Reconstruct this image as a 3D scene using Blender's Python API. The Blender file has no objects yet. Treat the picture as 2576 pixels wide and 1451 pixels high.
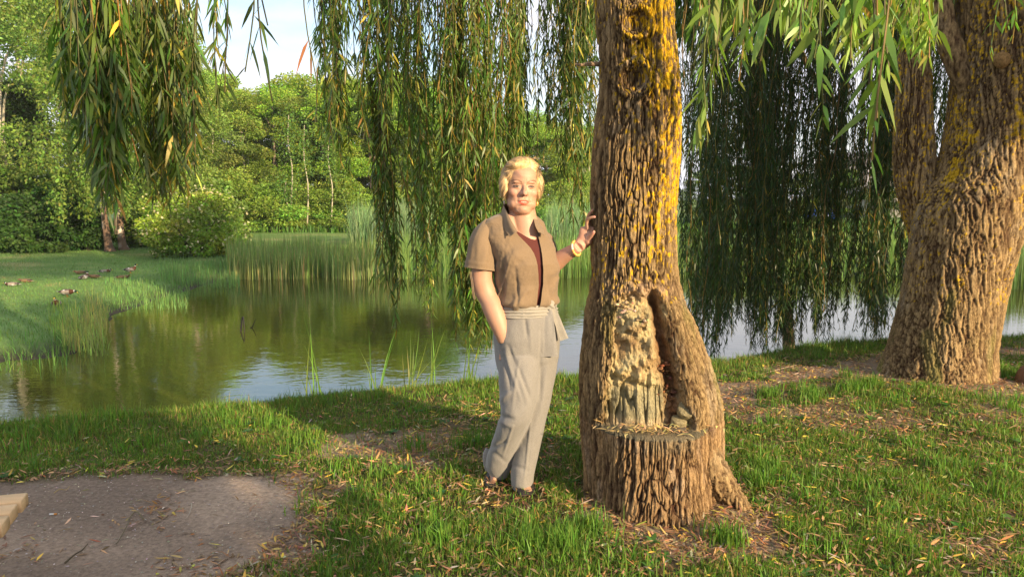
import bpy, math, random
import numpy as np
from mathutils import Vector, Matrix

# ---------------------------------------------------------------- camera, sky, sun, exposure
S = bpy.context.scene
COL = S.collection
FPX, PITCH, CAMZ = 759.0, math.radians(7.0), 1.47
cam_d = bpy.data.cameras.new('camera'); cam_d.sensor_width = 36.0; cam_d.lens = FPX / 1024 * 36
cam_d.clip_start = 0.05; cam_d.clip_end = 1500
cam = bpy.data.objects.new('camera', cam_d); COL.objects.link(cam)
cam.location = (0, 0, CAMZ); cam.rotation_euler = (math.radians(90) - PITCH, 0, 0)
S.camera = cam

SUN_AZ, SUN_EL = math.radians(44), math.radians(17)          # azimuth measured from behind the camera (-Y) towards +X
SUN = np.array([math.sin(SUN_AZ) * math.cos(SUN_EL), -math.cos(SUN_AZ) * math.cos(SUN_EL), math.sin(SUN_EL)])
sd_ = bpy.data.lights.new('sun', 'SUN'); sd_.energy = 5.0; sd_.angle = math.radians(0.55); sd_.color = (1.0, 0.76, 0.46)
so_ = bpy.data.objects.new('sun', sd_); COL.objects.link(so_)
so_.rotation_euler = Vector(SUN).to_track_quat('Z', 'Y').to_euler(); so_.location = (20, -20, 30)

W = bpy.data.worlds.new('World'); S.world = W; W.use_nodes = True
nt = W.node_tree; nt.nodes.clear()
def N(tree, typ, **kw):
    n = tree.nodes.new(typ)
    for k, v in kw.items():
        if k.startswith('i_'):
            key = k[2:]
            key = int(key) if key.isdigit() else key.replace('_', ' ')
            n.inputs[key].default_value = v
        else: setattr(n, k, v)
    return n
wo = N(nt, 'ShaderNodeOutputWorld'); bg = N(nt, 'ShaderNodeBackground'); bg.inputs[1].default_value = 0.12
sky = N(nt, 'ShaderNodeTexSky', sky_type='NISHITA', sun_disc=False, sun_elevation=SUN_EL, sun_rotation=math.pi - SUN_AZ,
        air_density=1.0, dust_density=1.2, ozone_density=1.0)
tc = N(nt, 'ShaderNodeTexCoord'); mp = N(nt, 'ShaderNodeMapping'); mp.inputs['Scale'].default_value = (1.0, 1.0, 3.2)
mp.inputs['Location'].default_value = (0.35, 0.1, 0.2)
cn = N(nt, 'ShaderNodeTexNoise', i_Scale=2.6, i_Detail=7.0, i_Roughness=0.55)
cr = N(nt, 'ShaderNodeValToRGB'); cr.color_ramp.elements[0].position = 0.33; cr.color_ramp.elements[1].position = 0.56
mx = N(nt, 'ShaderNodeMix', data_type='RGBA')
mx.inputs[7].default_value = (4.7, 4.7, 5.1, 1)
nt.links.new(tc.outputs['Generated'], mp.inputs[0]); nt.links.new(mp.outputs[0], cn.inputs['Vector'])
nt.links.new(cn.outputs[0], cr.inputs[0]); nt.links.new(cr.outputs[0], mx.inputs[0])
nt.links.new(sky.outputs[0], mx.inputs[6]); nt.links.new(mx.outputs[2], bg.inputs[0]); nt.links.new(bg.outputs[0], wo.inputs[0])

S.view_settings.view_transform = 'Standard'; S.view_settings.look = 'None'
S.view_settings.exposure = 1.12; S.view_settings.gamma = 1.0; S.view_settings.use_curve_mapping = False
S.render.engine = 'CYCLES'
S.cycles.max_bounces = 6; S.cycles.diffuse_bounces = 3; S.cycles.glossy_bounces = 3; S.cycles.transmission_bounces = 3
S.cycles.transparent_max_bounces = 4; S.cycles.use_denoising = True
try: S.cycles.denoiser = 'OPENIMAGEDENOISE'
except Exception: pass
S.cycles.sample_clamp_indirect = 6.0

# ---------------------------------------------------------------- helpers
rs = np.random.RandomState(7)
random.seed(7)
CP, SP = math.cos(PITCH), math.sin(PITCH)
def P(px, py, Y):
    """world point seen at render pixel (1024x576) at distance Y"""
    u, v = (px - 512) / FPX, (288 - py) / FPX
    dy = CP + v * SP; dz = -SP + v * CP
    return np.array([u / dy * Y, Y, CAMZ + dz / dy * Y])
def G(px, py, z=0.0):
    """world point at height z seen at the pixel"""
    u, v = (px - 512) / FPX, (288 - py) / FPX
    dy = CP + v * SP; dz = -SP + v * CP
    t = (z - CAMZ) / dz
    return np.array([u * t, dy * t, z])
def T(x2, y2, Y): return P(x2 / 2.5156, y2 / 2.5156, Y)      # in the 2576 px wide reading of the photo
def GT(x2, y2, z=0.0): return G(x2 / 2.5156, y2 / 2.5156, z)
def proj(V):
    V = np.asarray(V, float); d = V - np.array([0, 0, CAMZ])
    f = d[..., 1] * CP - d[..., 2] * SP; r = d[..., 0]; u = d[..., 1] * SP + d[..., 2] * CP
    return 512 + r / f * FPX, 288 - u / f * FPX

def _hash(i, j, k, seed):
    h = (i.astype(np.int64) * 374761393 + j.astype(np.int64) * 668265263 + k.astype(np.int64) * 2147483647 + seed * 144269504) & 0xFFFFFFFF
    h = ((h ^ (h >> 13)) * 1274126177) & 0xFFFFFFFF
    h = ((h ^ (h >> 16)) * 2246822519) & 0xFFFFFFFF
    return ((h ^ (h >> 15)) & 0xFFFFFF) / float(0xFFFFFF)
def vn(x, y, z=0.0, seed=0):
    """value noise in [-1,1]"""
    x, y, z = np.broadcast_arrays(np.asarray(x, float), np.asarray(y, float), np.asarray(z, float))
    i, j, k = np.floor(x), np.floor(y), np.floor(z)
    fx, fy, fz = x - i, y - j, z - k
    fx = fx * fx * fx * (fx * (fx * 6 - 15) + 10); fy = fy * fy * fy * (fy * (fy * 6 - 15) + 10); fz = fz * fz * (3 - 2 * fz)
    r = 0
    for a in (0, 1):
        wx = fx if a else 1 - fx
        for b in (0, 1):
            wy = fy if b else 1 - fy
            for c in (0, 1):
                wz = fz if c else 1 - fz
                r = r + wx * wy * wz * _hash(i + a, j + b, k + c, seed)
    return r * 2 - 1
def fbm(x, y, z=0.0, seed=0, o=4):
    r, a, f = 0, 0.5, 1.0
    for q in range(o):
        r = r + a * vn(np.asarray(x) * f + 3.1 * q, np.asarray(y) * f, np.asarray(z) * f, seed + q); a *= 0.5; f *= 2.03
    return r
def ss(a, b, x):
    t = np.clip((x - a) / (b - a), 0, 1); return t * t * (3 - 2 * t)
def unit(v): return v / np.maximum(np.linalg.norm(v, axis=-1, keepdims=True), 1e-9)

ORG = {}
def mk(name, V, F, mat, parent=None, col=None, smooth=False, attr='Col'):
    """one mesh object from world-space numpy verts; F a list of (m,k) index arrays; col per-vertex rgb"""
    V = np.asarray(V, float)
    o0 = ORG.get(parent.name, np.zeros(3)) if parent else np.zeros(3)
    me = bpy.data.meshes.new(name)
    F = [np.asarray(f, np.int32) for f in F if len(f)]
    me.vertices.add(len(V)); me.vertices.foreach_set('co', (V - o0).astype(np.float32).ravel())
    idx = np.concatenate([f.ravel() for f in F]); tot = np.concatenate([np.full(len(f), f.shape[1], np.int32) for f in F])
    start = np.concatenate([[0], np.cumsum(tot)[:-1]]).astype(np.int32)
    me.loops.add(len(idx)); me.loops.foreach_set('vertex_index', idx)
    me.polygons.add(len(tot)); me.polygons.foreach_set('loop_start', start)
    if smooth: me.polygons.foreach_set('use_smooth', np.ones(len(tot), bool))
    me.update(calc_edges=True)
    if col is not None:
        c = np.ones((len(V), 4), np.float32); c[:, :3] = col
        a = me.color_attributes.new(attr, 'FLOAT_COLOR', 'POINT'); a.data.foreach_set('color', c.ravel())
    if isinstance(mat, (list, tuple)):
        for m in mat: me.materials.append(m)
    elif mat: me.materials.append(mat)
    o = bpy.data.objects.new(name, me); COL.objects.link(o)
    if parent: o.parent = parent
    ORG[o.name] = o0
    return o
def tag(o, label=None, cat=None, group=None, kind=None):
    if label: o['label'] = label
    if cat: o['category'] = cat
    if group: o['group'] = group
    if kind: o['kind'] = kind
    return o
def thing(name, loc, label, cat, group=None):
    o = bpy.data.objects.new(name, None); COL.objects.link(o); o.empty_display_size = 0.2
    o.location = tuple(float(c) for c in loc); ORG[o.name] = np.array(loc, float)
    return tag(o, label, cat, group)
def copy_thing(root, loc, rz, sc, label, group=None):
    r = root.copy(); COL.objects.link(r); r.location = tuple(float(c) for c in loc); r.rotation_euler = (0, 0, rz); r.scale = (sc[0], sc[0], sc[1])
    r['label'] = label
    if group: r['group'] = group
    for ch in list(root.children):
        c = ch.copy(); COL.objects.link(c); c.parent = r
        for g in ch.children:
            d = g.copy(); COL.objects.link(d); d.parent = c
    return r

class Acc:
    """collects pieces into one mesh"""
    def __init__(s): s.V = []; s.F = []; s.C = []; s.n = 0
    def add(s, V, F, col=None):
        V = np.asarray(V, float).reshape(-1, 3)
        s.V.append(V); s.F += [np.asarray(f) + s.n for f in F if len(f)]
        c = np.ones((len(V), 3)) * (0.5 if col is None else np.asarray(col, float)); s.C.append(c); s.n += len(V); return s
    def mk(s, name, mat, parent=None, smooth=False):
        return mk(name, np.concatenate(s.V), s.F, mat, parent, np.concatenate(s.C), smooth)

def frames(path):
    path = np.asarray(path, float); t = unit(np.gradient(path, axis=0))
    ref = np.array([0, 1.0, 0]) if abs(t[0][1]) < 0.8 else np.array([1.0, 0, 0])
    a = []
    v = ref
    for i in range(len(path)):
        v = v - t[i] * np.dot(v, t[i]); v = v / max(np.linalg.norm(v), 1e-9); a.append(v)
    a = np.array(a); b = np.cross(t, a); return t, a, b
def tube(path, r, k=8, caps=True):
    path = np.asarray(path, float); m = len(path); r = np.ones(m) * r if np.isscalar(r) else np.asarray(r, float)
    if r.ndim == 1: r = np.stack([r, r], 1)
    t, a, b = frames(path); th = np.linspace(0, 2 * np.pi, k, endpoint=False)
    V = path[:, None] + a[:, None] * (np.cos(th)[None, :, None] * r[:, None, :1]) + b[:, None] * (np.sin(th)[None, :, None] * r[:, None, 1:])
    V = V.reshape(-1, 3); F = [grid_faces(m, k, True)]
    if caps: F += [np.arange(k)[None, ::-1], np.arange(k)[None] + (m - 1) * k]
    return V, F
def grid_faces(m, k, wrap):
    i, j = np.meshgrid(np.arange(m - 1), np.arange(k if wrap else k - 1), indexing='ij')
    j2 = (j + 1) % k
    return np.stack([i * k + j, i * k + j2, (i + 1) * k + j2, (i + 1) * k + j], -1).reshape(-1, 4)
def smooth_path(pts, n):
    pts = np.asarray(pts, float); m = len(pts); t = np.linspace(0, m - 1, n); i = np.clip(np.floor(t).astype(int), 0, m - 2); f = (t - i)[:, None]
    pp = np.vstack([2 * pts[0] - pts[1], pts, 2 * pts[-1] - pts[-2]])
    a, b, c, d = pp[i], pp[i + 1], pp[i + 2], pp[i + 3]
    return 0.5 * ((2 * b) + (-a + c) * f + (2 * a - 5 * b + 4 * c - d) * f ** 2 + (-a + 3 * b - 3 * c + d) * f ** 3)
def ellipsoid(c, r, M=None, k=20, m=12):
    ph = np.linspace(0.0, np.pi, m); th = np.linspace(0, 2 * np.pi, k, endpoint=False)
    V = np.stack([np.sin(ph)[:, None] * np.cos(th), np.sin(ph)[:, None] * np.sin(th), np.cos(ph)[:, None] * np.ones(k)], -1).reshape(-1, 3)
    V = V * np.asarray(r, float)
    if M is not None: V = V @ np.asarray(M, float).T
    return V + np.asarray(c, float), [grid_faces(m, k, True)[:, ::-1]]
def box(c, h, M=None):
    V = np.array([[x, y, z] for x in (-1, 1) for y in (-1, 1) for z in (-1, 1)], float) * np.asarray(h, float)
    if M is not None: V = V @ np.asarray(M, float).T
    return V + np.asarray(c, float), [np.array([[0, 1, 3, 2], [4, 6, 7, 5], [0, 4, 5, 1], [2, 3, 7, 6], [0, 2, 6, 4], [1, 5, 7, 3]])]

def leaves(B, D, Nn, L, Wd, bend=0.15, col=None, fold=0.0):
    """lens shaped leaves, 6 verts each"""
    n = len(B); L = np.ones(n) * L; Wd = np.ones(n) * Wd
    D = unit(D); Sd = unit(np.cross(D, Nn)); Nn = unit(np.cross(Sd, D))
    g = np.array([0, 0, -1.0]); bd = (np.ones(n) * bend * L)[:, None]
    L_, W_ = L[:, None], Wd[:, None]
    p = lambda t: B + D * L_ * t + g * bd * t * t
    V = np.stack([B, p(.33) + Sd * W_ * .5 + Nn * W_ * fold, p(.33) - Sd * W_ * .5 + Nn * W_ * fold, p(.7) + Sd * W_ * .36 + Nn * W_ * fold * .6,
                  p(.7) - Sd * W_ * .36 + Nn * W_ * fold * .6, p(1.0)], 1).reshape(-1, 3)
    o = (np.arange(n) * 6)[:, None]
    F = [np.concatenate([o + [0, 1, 2], o + [3, 5, 4]]), o + [1, 3, 4, 2]]
    C = None if col is None else np.repeat(col, 6, axis=0)
    return V, F, C
def rdir(n, r=rs):
    v = r.normal(size=(n, 3)); return unit(v)
def jcol(base, n, amt=0.25, r=rs, hue=0.12):
    b = np.asarray(base, float); k = np.exp(r.normal(0, amt, (n, 1)))
    h = np.exp(r.normal(0, hue, (n, 3))); return b * k * h

# ---------------------------------------------------------------- materials
def material(name):
    m = bpy.data.materials.new(name); m.use_nodes = True; t = m.node_tree; t.nodes.clear()
    out = N(t, 'ShaderNodeOutputMaterial'); return m, t, out
def mat_leaf(name, transl=0.4, rough=0.45, spec=0.35, warm=(1.25, 1.25, 0.5)):
    m, t, out = material(name); at = N(t, 'ShaderNodeAttribute', attribute_name='Col')
    p = N(t, 'ShaderNodeBsdfPrincipled', i_Roughness=rough); p.inputs['Specular IOR Level'].default_value = spec
    tr = N(t, 'ShaderNodeBsdfTranslucent'); mu = N(t, 'ShaderNodeMix', data_type='RGBA', blend_type='MULTIPLY'); mu.inputs[0].default_value = 1
    mu.inputs[7].default_value = (*warm, 1); ms = N(t, 'ShaderNodeMixShader'); ms.inputs[0].default_value = transl
    t.links.new(at.outputs[0], p.inputs['Base Color']); t.links.new(at.outputs[0], mu.inputs[6]); t.links.new(mu.outputs[2], tr.inputs[0])
    t.links.new(p.outputs[0], ms.inputs[1]); t.links.new(tr.outputs[0], ms.inputs[2]); t.links.new(ms.outputs[0], out.inputs[0]); return m
def mat_attr(name, rough=0.8, spec=0.3, bump=0.0, bscale=40.0, var=0.0, vscale=30.0, sss=0.0, stretch=(1, 1, 1), metallic=0.0, sheen=0.0):
    """colour from the mesh attribute, with noise variation and bump"""
    m, t, out = material(name); at = N(t, 'ShaderNodeAttribute', attribute_name='Col')
    p = N(t, 'ShaderNodeBsdfPrincipled', i_Roughness=rough, i_Metallic=metallic); p.inputs['Specular IOR Level'].default_value = spec
    if sheen: p.inputs['Sheen Weight'].default_value = sheen
    if sss:
        p.inputs['Subsurface Weight'].default_value = sss; p.inputs['Subsurface Radius'].default_value = (1.0, 0.35, 0.2); p.inputs['Subsurface Scale'].default_value = 0.02
    tc = N(t, 'ShaderNodeTexCoord'); mp = N(t, 'ShaderNodeMapping'); mp.inputs['Scale'].default_value = stretch
    t.links.new(tc.outputs['Object'], mp.inputs[0])
    src = at.outputs[0]
    if var:
        no = N(t, 'ShaderNodeTexNoise', i_Scale=vscale, i_Detail=5.0, i_Roughness=0.65); t.links.new(mp.outputs[0], no.inputs['Vector'])
        mr = N(t, 'ShaderNodeMapRange'); mr.inputs[1].default_value = 0.25; mr.inputs[2].default_value = 0.75; mr.inputs[3].default_value = 1 - var; mr.inputs[4].default_value = 1 + var
        vm = N(t, 'ShaderNodeVectorMath', operation='SCALE'); t.links.new(no.outputs[0], mr.inputs[0]); t.links.new(at.outputs[0], vm.inputs[0]); t.links.new(mr.outputs[0], vm.inputs['Scale']); src = vm.outputs[0]
    t.links.new(src, p.inputs['Base Color'])
    if bump:
        nb = N(t, 'ShaderNodeTexNoise', i_Scale=bscale, i_Detail=6.0, i_Roughness=0.7); t.links.new(mp.outputs[0], nb.inputs['Vector'])
        b = N(t, 'ShaderNodeBump', i_Strength=1.0, i_Distance=bump); t.links.new(nb.outputs[0], b.inputs['Height']); t.links.new(b.outputs[0], p.inputs['Normal'])
    t.links.new(p.outputs[0], out.inputs[0]); return m
M_LEAF = mat_leaf('willow_leaf', 0.38, 0.4, 0.4)
M_TREE = mat_leaf('tree_leaf', 0.4, 0.55, 0.25)
M_GRASS = mat_leaf('grass_blade', 0.35, 0.5, 0.25)
M_LITTER = mat_leaf('dry_leaf', 0.15, 0.7, 0.2, (1.1, 1.0, 0.7))
M_BARK = mat_attr('bark', 0.92, 0.15, 0.022, 120.0, 0.5, 90.0, stretch=(1, 1, 0.5))
M_FARBARK = mat_attr('tree_bark', 0.9, 0.2, 0.02, 9.0, 0.3, 6.0)
M_SOIL = mat_attr('soil', 0.95, 0.15, 0.03, 28.0, 0.4, 45.0)
M_STONE = mat_attr('stone', 0.9, 0.2, 0.01, 30.0, 0.2, 15.0)

# ---------------------------------------------------------------- ground, pond
WZ = -0.9
_sh = np.array([[-60, 436], [0, 429], [80, 424], [160, 417], [240, 411], [320, 400], [400, 393], [500, 384], [570, 381], [680, 372], [725, 366], [795, 354], [870, 344], [1000, 339], [1100, 334]], float)
_shw = np.array([G(a, b, -0.06) for a, b in _sh])
def ys(x): return np.interp(x, _shw[:, 0], _shw[:, 1])
_far = np.array([G(a / 2.5156, b / 2.5156, WZ) for a, b in
    [(-350, 1010), (-100, 930), (0, 915), (110, 905), (190, 890), (238, 862), (262, 820), (290, 790), (390, 757), (470, 733), (540, 712), (600, 698), (700, 692), (900, 688), (1200, 688), (1480, 688), (1800, 690), (2200, 694), (2576, 700), (3300, 735)]])[:, :2]
_farpoly = np.vstack([_far, [[60, 25], [80, 400], [-80, 400], [-80, 12], [-20, 11]]])
def seg_dist(x, y, poly, closed=True):
    d = np.full(np.shape(x), 1e9); n = len(poly)
    for i in range(n if closed else n - 1):
        a, b = poly[i], poly[(i + 1) % n]; ab = b - a
        t = np.clip(((x - a[0]) * ab[0] + (y - a[1]) * ab[1]) / (ab @ ab), 0, 1)
        d = np.minimum(d, np.hypot(x - a[0] - t * ab[0], y - a[1] - t * ab[1]))
    return d
def inside(x, y, poly):
    c = np.zeros(np.shape(x), bool); n = len(poly)
    for i in range(n):
        x1, y1 = poly[i]; x2, y2 = poly[(i + 1) % n]
        if y1 == y2: continue
        c ^= ((y1 > y) != (y2 > y)) & (x < (x2 - x1) * (y - y1) / (y2 - y1) + x1)
    return c
def gz(x, y):
    x = np.asarray(x, float); y = np.asarray(y, float)
    t = y - ys(x)
    near = -0.06 * ss(-2.0, 0, t) - 1.5 * ss(0.0, 2.3, t) + 0.02 * fbm(x * 1.3, y * 1.3, seed=3) + 0.006 * vn(x * 7, y * 7, seed=5)
    near = near + 0.015 * np.exp(-((x - .66) ** 2 + (y - 3.6) ** 2) / .5) + 0.03 * np.exp(-((x - 3.4) ** 2 + (y - 6.3) ** 2) / 1.5)
    sdist = seg_dist(x, y, _farpoly); s = np.where(inside(x, y, _farpoly), sdist, -sdist)
    far = np.where(s > 0, WZ + 0.16 * ss(0, 1.2, s) + 0.012 * np.clip(s, 0, 60) * 0.15 + 0.03 * fbm(x * .4, y * .4, seed=9), WZ - 0.6 * ss(0, 2.0, -s) - .01)
    return np.maximum(near, far)
def on_near(x, y): return (y - ys(x)) < 0.25

def axis(parts):
    r = []
    for a, b, st in parts: r.append(np.arange(a, b, st))
    return np.unique(np.concatenate(r))
gx = axis([(-400, -40, 24), (-40, -12, .8), (-12, -4.5, .3), (-4.5, 6.5, .055), (6.5, 14, .3), (14, 45, .9), (45, 400, 24)])
gy = axis([(-60, -2, 4), (-2, 1.6, .3), (1.6, 9.5, .055), (9.5, 26, .25), (26, 60, .8), (60, 500, 24)])
X, Y = np.meshgrid(gx, gy, indexing='ij'); Z = gz(X, Y)

# bare earth: worn patch bottom left, path to the right, rings round the trunks
_dirt = np.array([GT(a, b)[:2] for a, b in [(-600, 1210), (-100, 1192), (100, 1178), (300, 1172), (480, 1180), (640, 1195), (740, 1235), (745, 1300), (690, 1350), (650, 1400), (560, 1440), (540, 1500), (500, 1700), (-700, 1700)]])
_path = np.array([GT(a, b)[:2] for a, b in [(1730, 985), (1900, 962), (2050, 935), (2230, 905), (2400, 880), (2560, 872), (2900, 868)]])
def dirt(x, y):
    """1 = bare earth, 0 = turf"""
    n = 0.32 * fbm(x * 2.2, y * 2.2, seed=21) + 0.22 * fbm(x * 7, y * 7, seed=22)
    d = seg_dist(x, y, _dirt); a = np.where(inside(x, y, _dirt), d, -d) + n
    r = ss(-0.22, 0.14, a)
    b = 0.24 - seg_dist(x, y, _path, False) * 1.0 + n * 1.2; r = np.maximum(r, 0.9 * ss(-0.08, 0.12, b))
    e = np.hypot((x - .72) / 1.25, y - 3.33); r = np.maximum(r, .9 * ss(.12, -.1, e - .42 + n * .9))
    e = np.hypot((x - 3.4) / 1.3, y - 5.9); r = np.maximum(r, .7 * ss(.15, -.1, e - .45 + n * 1.2))
    for cx, cy, rr in ((2.1, 5.0, .28), (3.6, 4.9, .3), (1.5, 5.3, .3), (-.75, 4.35, .22), (2.5, 3.2, .2)):
        e = np.hypot((x - cx) / 1.6, y - cy); r = np.maximum(r, .6 * ss(.15, -.1, e - rr + n * 1.4))
    return r
M_ = {}
dm = np.where(Y < 12, dirt(X, Y), 0)
n1 = fbm(X * 1.5, Y * 1.5, seed=31)[..., None]; n2 = fbm(X * .5, Y * .5, seed=33)[..., None]
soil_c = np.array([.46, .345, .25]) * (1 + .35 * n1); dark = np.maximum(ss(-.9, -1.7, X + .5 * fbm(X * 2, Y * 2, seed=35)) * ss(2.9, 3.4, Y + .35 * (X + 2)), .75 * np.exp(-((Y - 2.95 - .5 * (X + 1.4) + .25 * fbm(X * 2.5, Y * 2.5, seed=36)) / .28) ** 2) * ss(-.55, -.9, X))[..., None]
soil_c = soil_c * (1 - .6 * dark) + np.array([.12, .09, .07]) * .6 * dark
turf_c = np.array([.10, .085, .035]) * (1 + .4 * n1)
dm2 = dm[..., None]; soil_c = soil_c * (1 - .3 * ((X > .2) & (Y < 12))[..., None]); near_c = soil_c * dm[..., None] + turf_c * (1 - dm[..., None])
far_c = np.array([.13, .22, .06]) * (1 + .3 * n1) ; dry = ss(.05, .45, n2 + .35 * n1); far_c = far_c * (1 - .6 * dry) + np.array([.30, .27, .12]) * .6 * dry
mud = ss(WZ + .12, WZ + .02, Z)[..., None]
isn = ((Y - ys(X)) < 1.5)[..., None]
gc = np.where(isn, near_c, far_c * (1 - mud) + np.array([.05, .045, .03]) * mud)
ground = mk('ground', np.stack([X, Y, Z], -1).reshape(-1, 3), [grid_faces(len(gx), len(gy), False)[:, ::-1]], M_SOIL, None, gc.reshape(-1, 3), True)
tag(ground, kind='structure')

m, t, out = material('pond_water')
p = N(t, 'ShaderNodeBsdfPrincipled', i_Roughness=0.03, i_IOR=1.5); p.inputs['Base Color'].default_value = (.040, .043, .008, 1); p.inputs['Specular IOR Level'].default_value = 0.9
tc = N(t, 'ShaderNodeTexCoord'); mp = N(t, 'ShaderNodeMapping'); mp.inputs['Scale'].default_value = (0.7, 1.0, 1)
n1_ = N(t, 'ShaderNodeTexNoise', i_Scale=4.0, i_Detail=3.0, i_Roughness=0.5); n2_ = N(t, 'ShaderNodeTexNoise', i_Scale=14.0, i_Detail=2.0)
b1 = N(t, 'ShaderNodeBump', i_Strength=1.0, i_Distance=0.0028); b2 = N(t, 'ShaderNodeBump', i_Strength=1.0, i_Distance=0.0009)
t.links.new(tc.outputs['Object'], mp.inputs[0])
for a in (n1_, n2_): t.links.new(mp.outputs[0], a.inputs['Vector'])
t.links.new(n1_.outputs[0], b1.inputs['Height']); t.links.new(n2_.outputs[0], b2.inputs['Height']); t.links.new(b1.outputs[0], b2.inputs['Normal'])
t.links.new(b2.outputs[0], p.inputs['Normal']); t.links.new(p.outputs[0], out.inputs[0])
wx = np.array([-60, 60.]); wy = np.array([4.4, 60.])
water = mk('water', [[-60, 4.6, WZ], [60, 4.6, WZ], [60, 40, WZ], [-60, 40, WZ]], [np.array([[0, 1, 2, 3]])], m); tag(water, kind='structure')
# ---------------------------------------------------------------- grass
def blades(x, y, z, h, w, col, lean=0.45, r=rs, segs=2):
    n = len(x); az = r.uniform(0, 2 * np.pi, n); ln = np.abs(r.normal(0, lean, n)); fa = r.uniform(0, np.pi, n)
    D = np.stack([np.cos(az) * ln, np.sin(az) * ln, np.zeros(n)], 1); Sd = np.stack([np.cos(fa), np.sin(fa), np.zeros(n)], 1)
    B = np.stack([x, y, z], 1); up = np.array([0, 0, 1.0]); h = h[:, None]; w = (np.ones(n) * w)[:, None]
    dr = (1 / np.sqrt(1 + ln ** 2))[:, None]
    m1 = B + up * h * .5 * dr ** .5 + D * h * .22; tp = B + up * h * .95 * dr + D * h * .75
    V = np.stack([B - Sd * w * .5, B + Sd * w * .5, m1 + Sd * w * .42, m1 - Sd * w * .42, tp], 1).reshape(-1, 3)
    o = (np.arange(n) * 5)[:, None]
    return V, [o + [0, 1, 2, 3], o + [3, 2, 4]], np.repeat(col, 5, axis=0)
def visible(x, y, z, mx=25, my=30):
    px, py = proj(np.stack([x, y, z], -1)); return (px > -mx) & (px < 1024 + mx) & (py < 576 + my) & (py > -my)

n = 620000
yy = 2.0 + 8.0 * rs.rand(n) ** 1.35; xx = (rs.rand(n) * 2 - 1) * (yy * .72 + .3)
zz = gz(xx, yy); dd = dirt(xx, yy); tuft = fbm(xx * 5, yy * 5, seed=41); big = fbm(xx * 1.2, yy * 1.2, seed=42)
keep = visible(xx, yy, zz) & (yy - ys(xx) < .9) & (rs.rand(n) < (1 - dd) ** 2 * np.clip(.80 + 1.0 * tuft + .4 * big + .5 * ss(-.2, -1.2, xx) * ss(3.9, 4.3, yy) + .1 * ss(-1.2, -.3, yy - ys(xx)), .05, 1))
# no blades inside the trunks
keep &= np.hypot(xx - .66, yy - 3.62) > .33; keep &= ~((np.abs(xx - .01) < .16) & (yy > 3.36) & (yy < 3.85) & (rs.rand(n) < .8)); keep &= np.hypot(xx - 3.45, yy - 6.15) > .48
xx, yy, zz, tuft, big = xx[keep], yy[keep], zz[keep], tuft[keep], big[keep]; n = len(xx)
h = (.026 + .030 * np.clip(tuft + .3, 0, 1) + .012 * big) * np.exp(rs.normal(0, .28, n))
edge = ss(-.5, 0, yy - ys(xx)); h *= 1 + .8 * edge
h *= 1 + .25 * np.exp(-((xx - .1) ** 2 + (yy - 3.2) ** 2) / .10)
c = jcol([.115, .215, .03], n, .28); yel = (rs.rand(n) < .16 + .1 * (big < -.1)); c[yel] = jcol([.30, .24, .09], int(yel.sum()), .25)
V, F, C = blades(xx, yy, zz - .004, h, .0044 * np.exp(rs.normal(0, .25, n)), c, .85)
g = mk('grass', V, F, M_GRASS, None, C); tag(g, 'short green lawn grass on the near bank', 'grass', kind='stuff')

# longer tufts
n = 9000; k = 260
cy = 2.3 + 6.0 * rs.rand(k); cx = (rs.rand(k) * 2 - 1) * cy * .7; ok = (dirt(cx, cy) < .7) & (cy - ys(cx) < .5); cx, cy = cx[ok], cy[ok]
ex = np.array([.35, .25, .1, .22, 2.6, 2.75, 2.5, 1.9, 2.2, 1.25, 1.35, 4.0, 3.95, .9, .2, -.3]); ey = np.array([3.15, 3.1, 3.0, 2.95, 5.6, 5.65, 5.55, 5.5, 5.4, 3.7, 3.9, 6.2, 5.95, 3.05, 3.0, 3.1])
cx = np.concatenate([cx] + [ex] * 5); cy = np.concatenate([cy] + [ey] * 5)
i = rs.randint(0, len(cx), n); xx = cx[i] + rs.normal(0, .045, n); yy = cy[i] + rs.normal(0, .045, n); zz = gz(xx, yy)
kp = (np.hypot(xx - .66, yy - 3.62) > .34) & (np.hypot(xx - 3.45, yy - 6.15) > .48) & (yy - ys(xx) < .6); xx, yy, zz = xx[kp], yy[kp], zz[kp]; n = len(xx)
V, F, C = blades(xx, yy, zz, .085 * np.exp(rs.normal(0, .3, n)), .006, jcol([.115, .225, .035], n, .2), .55)
g = mk('tall_grass', V, F, M_GRASS, None, C); tag(g, 'longer grass tufts round the trunk foot and across the lawn', 'grass', kind='stuff')

# broad-leaf weeds
n = 2600; k = 330; cy = 2.2 + 6 * rs.rand(k); cx = (rs.rand(k) * 2 - 1) * cy * .7; ok = (dirt(cx, cy) < .6) & (cy < ys(cx)); cx, cy = cx[ok], cy[ok]
i = rs.randint(0, len(cx), n); az = rs.uniform(0, 6.28, n); D = np.stack([np.cos(az), np.sin(az), rs.uniform(.2, .9, n)], 1)
B = np.stack([cx[i], cy[i], gz(cx[i], cy[i]) + .01], 1); V, F, C = leaves(B, D, np.tile([0, 0, 1.0], (n, 1)), rs.uniform(.03, .06, n), rs.uniform(.014, .026, n), .3, jcol([.07, .17, .035], n, .2))
g = mk('weeds', V, F, M_GRASS, None, C); tag(g, 'low broad-leaved weeds in the near lawn', 'weeds', kind='stuff')

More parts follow.
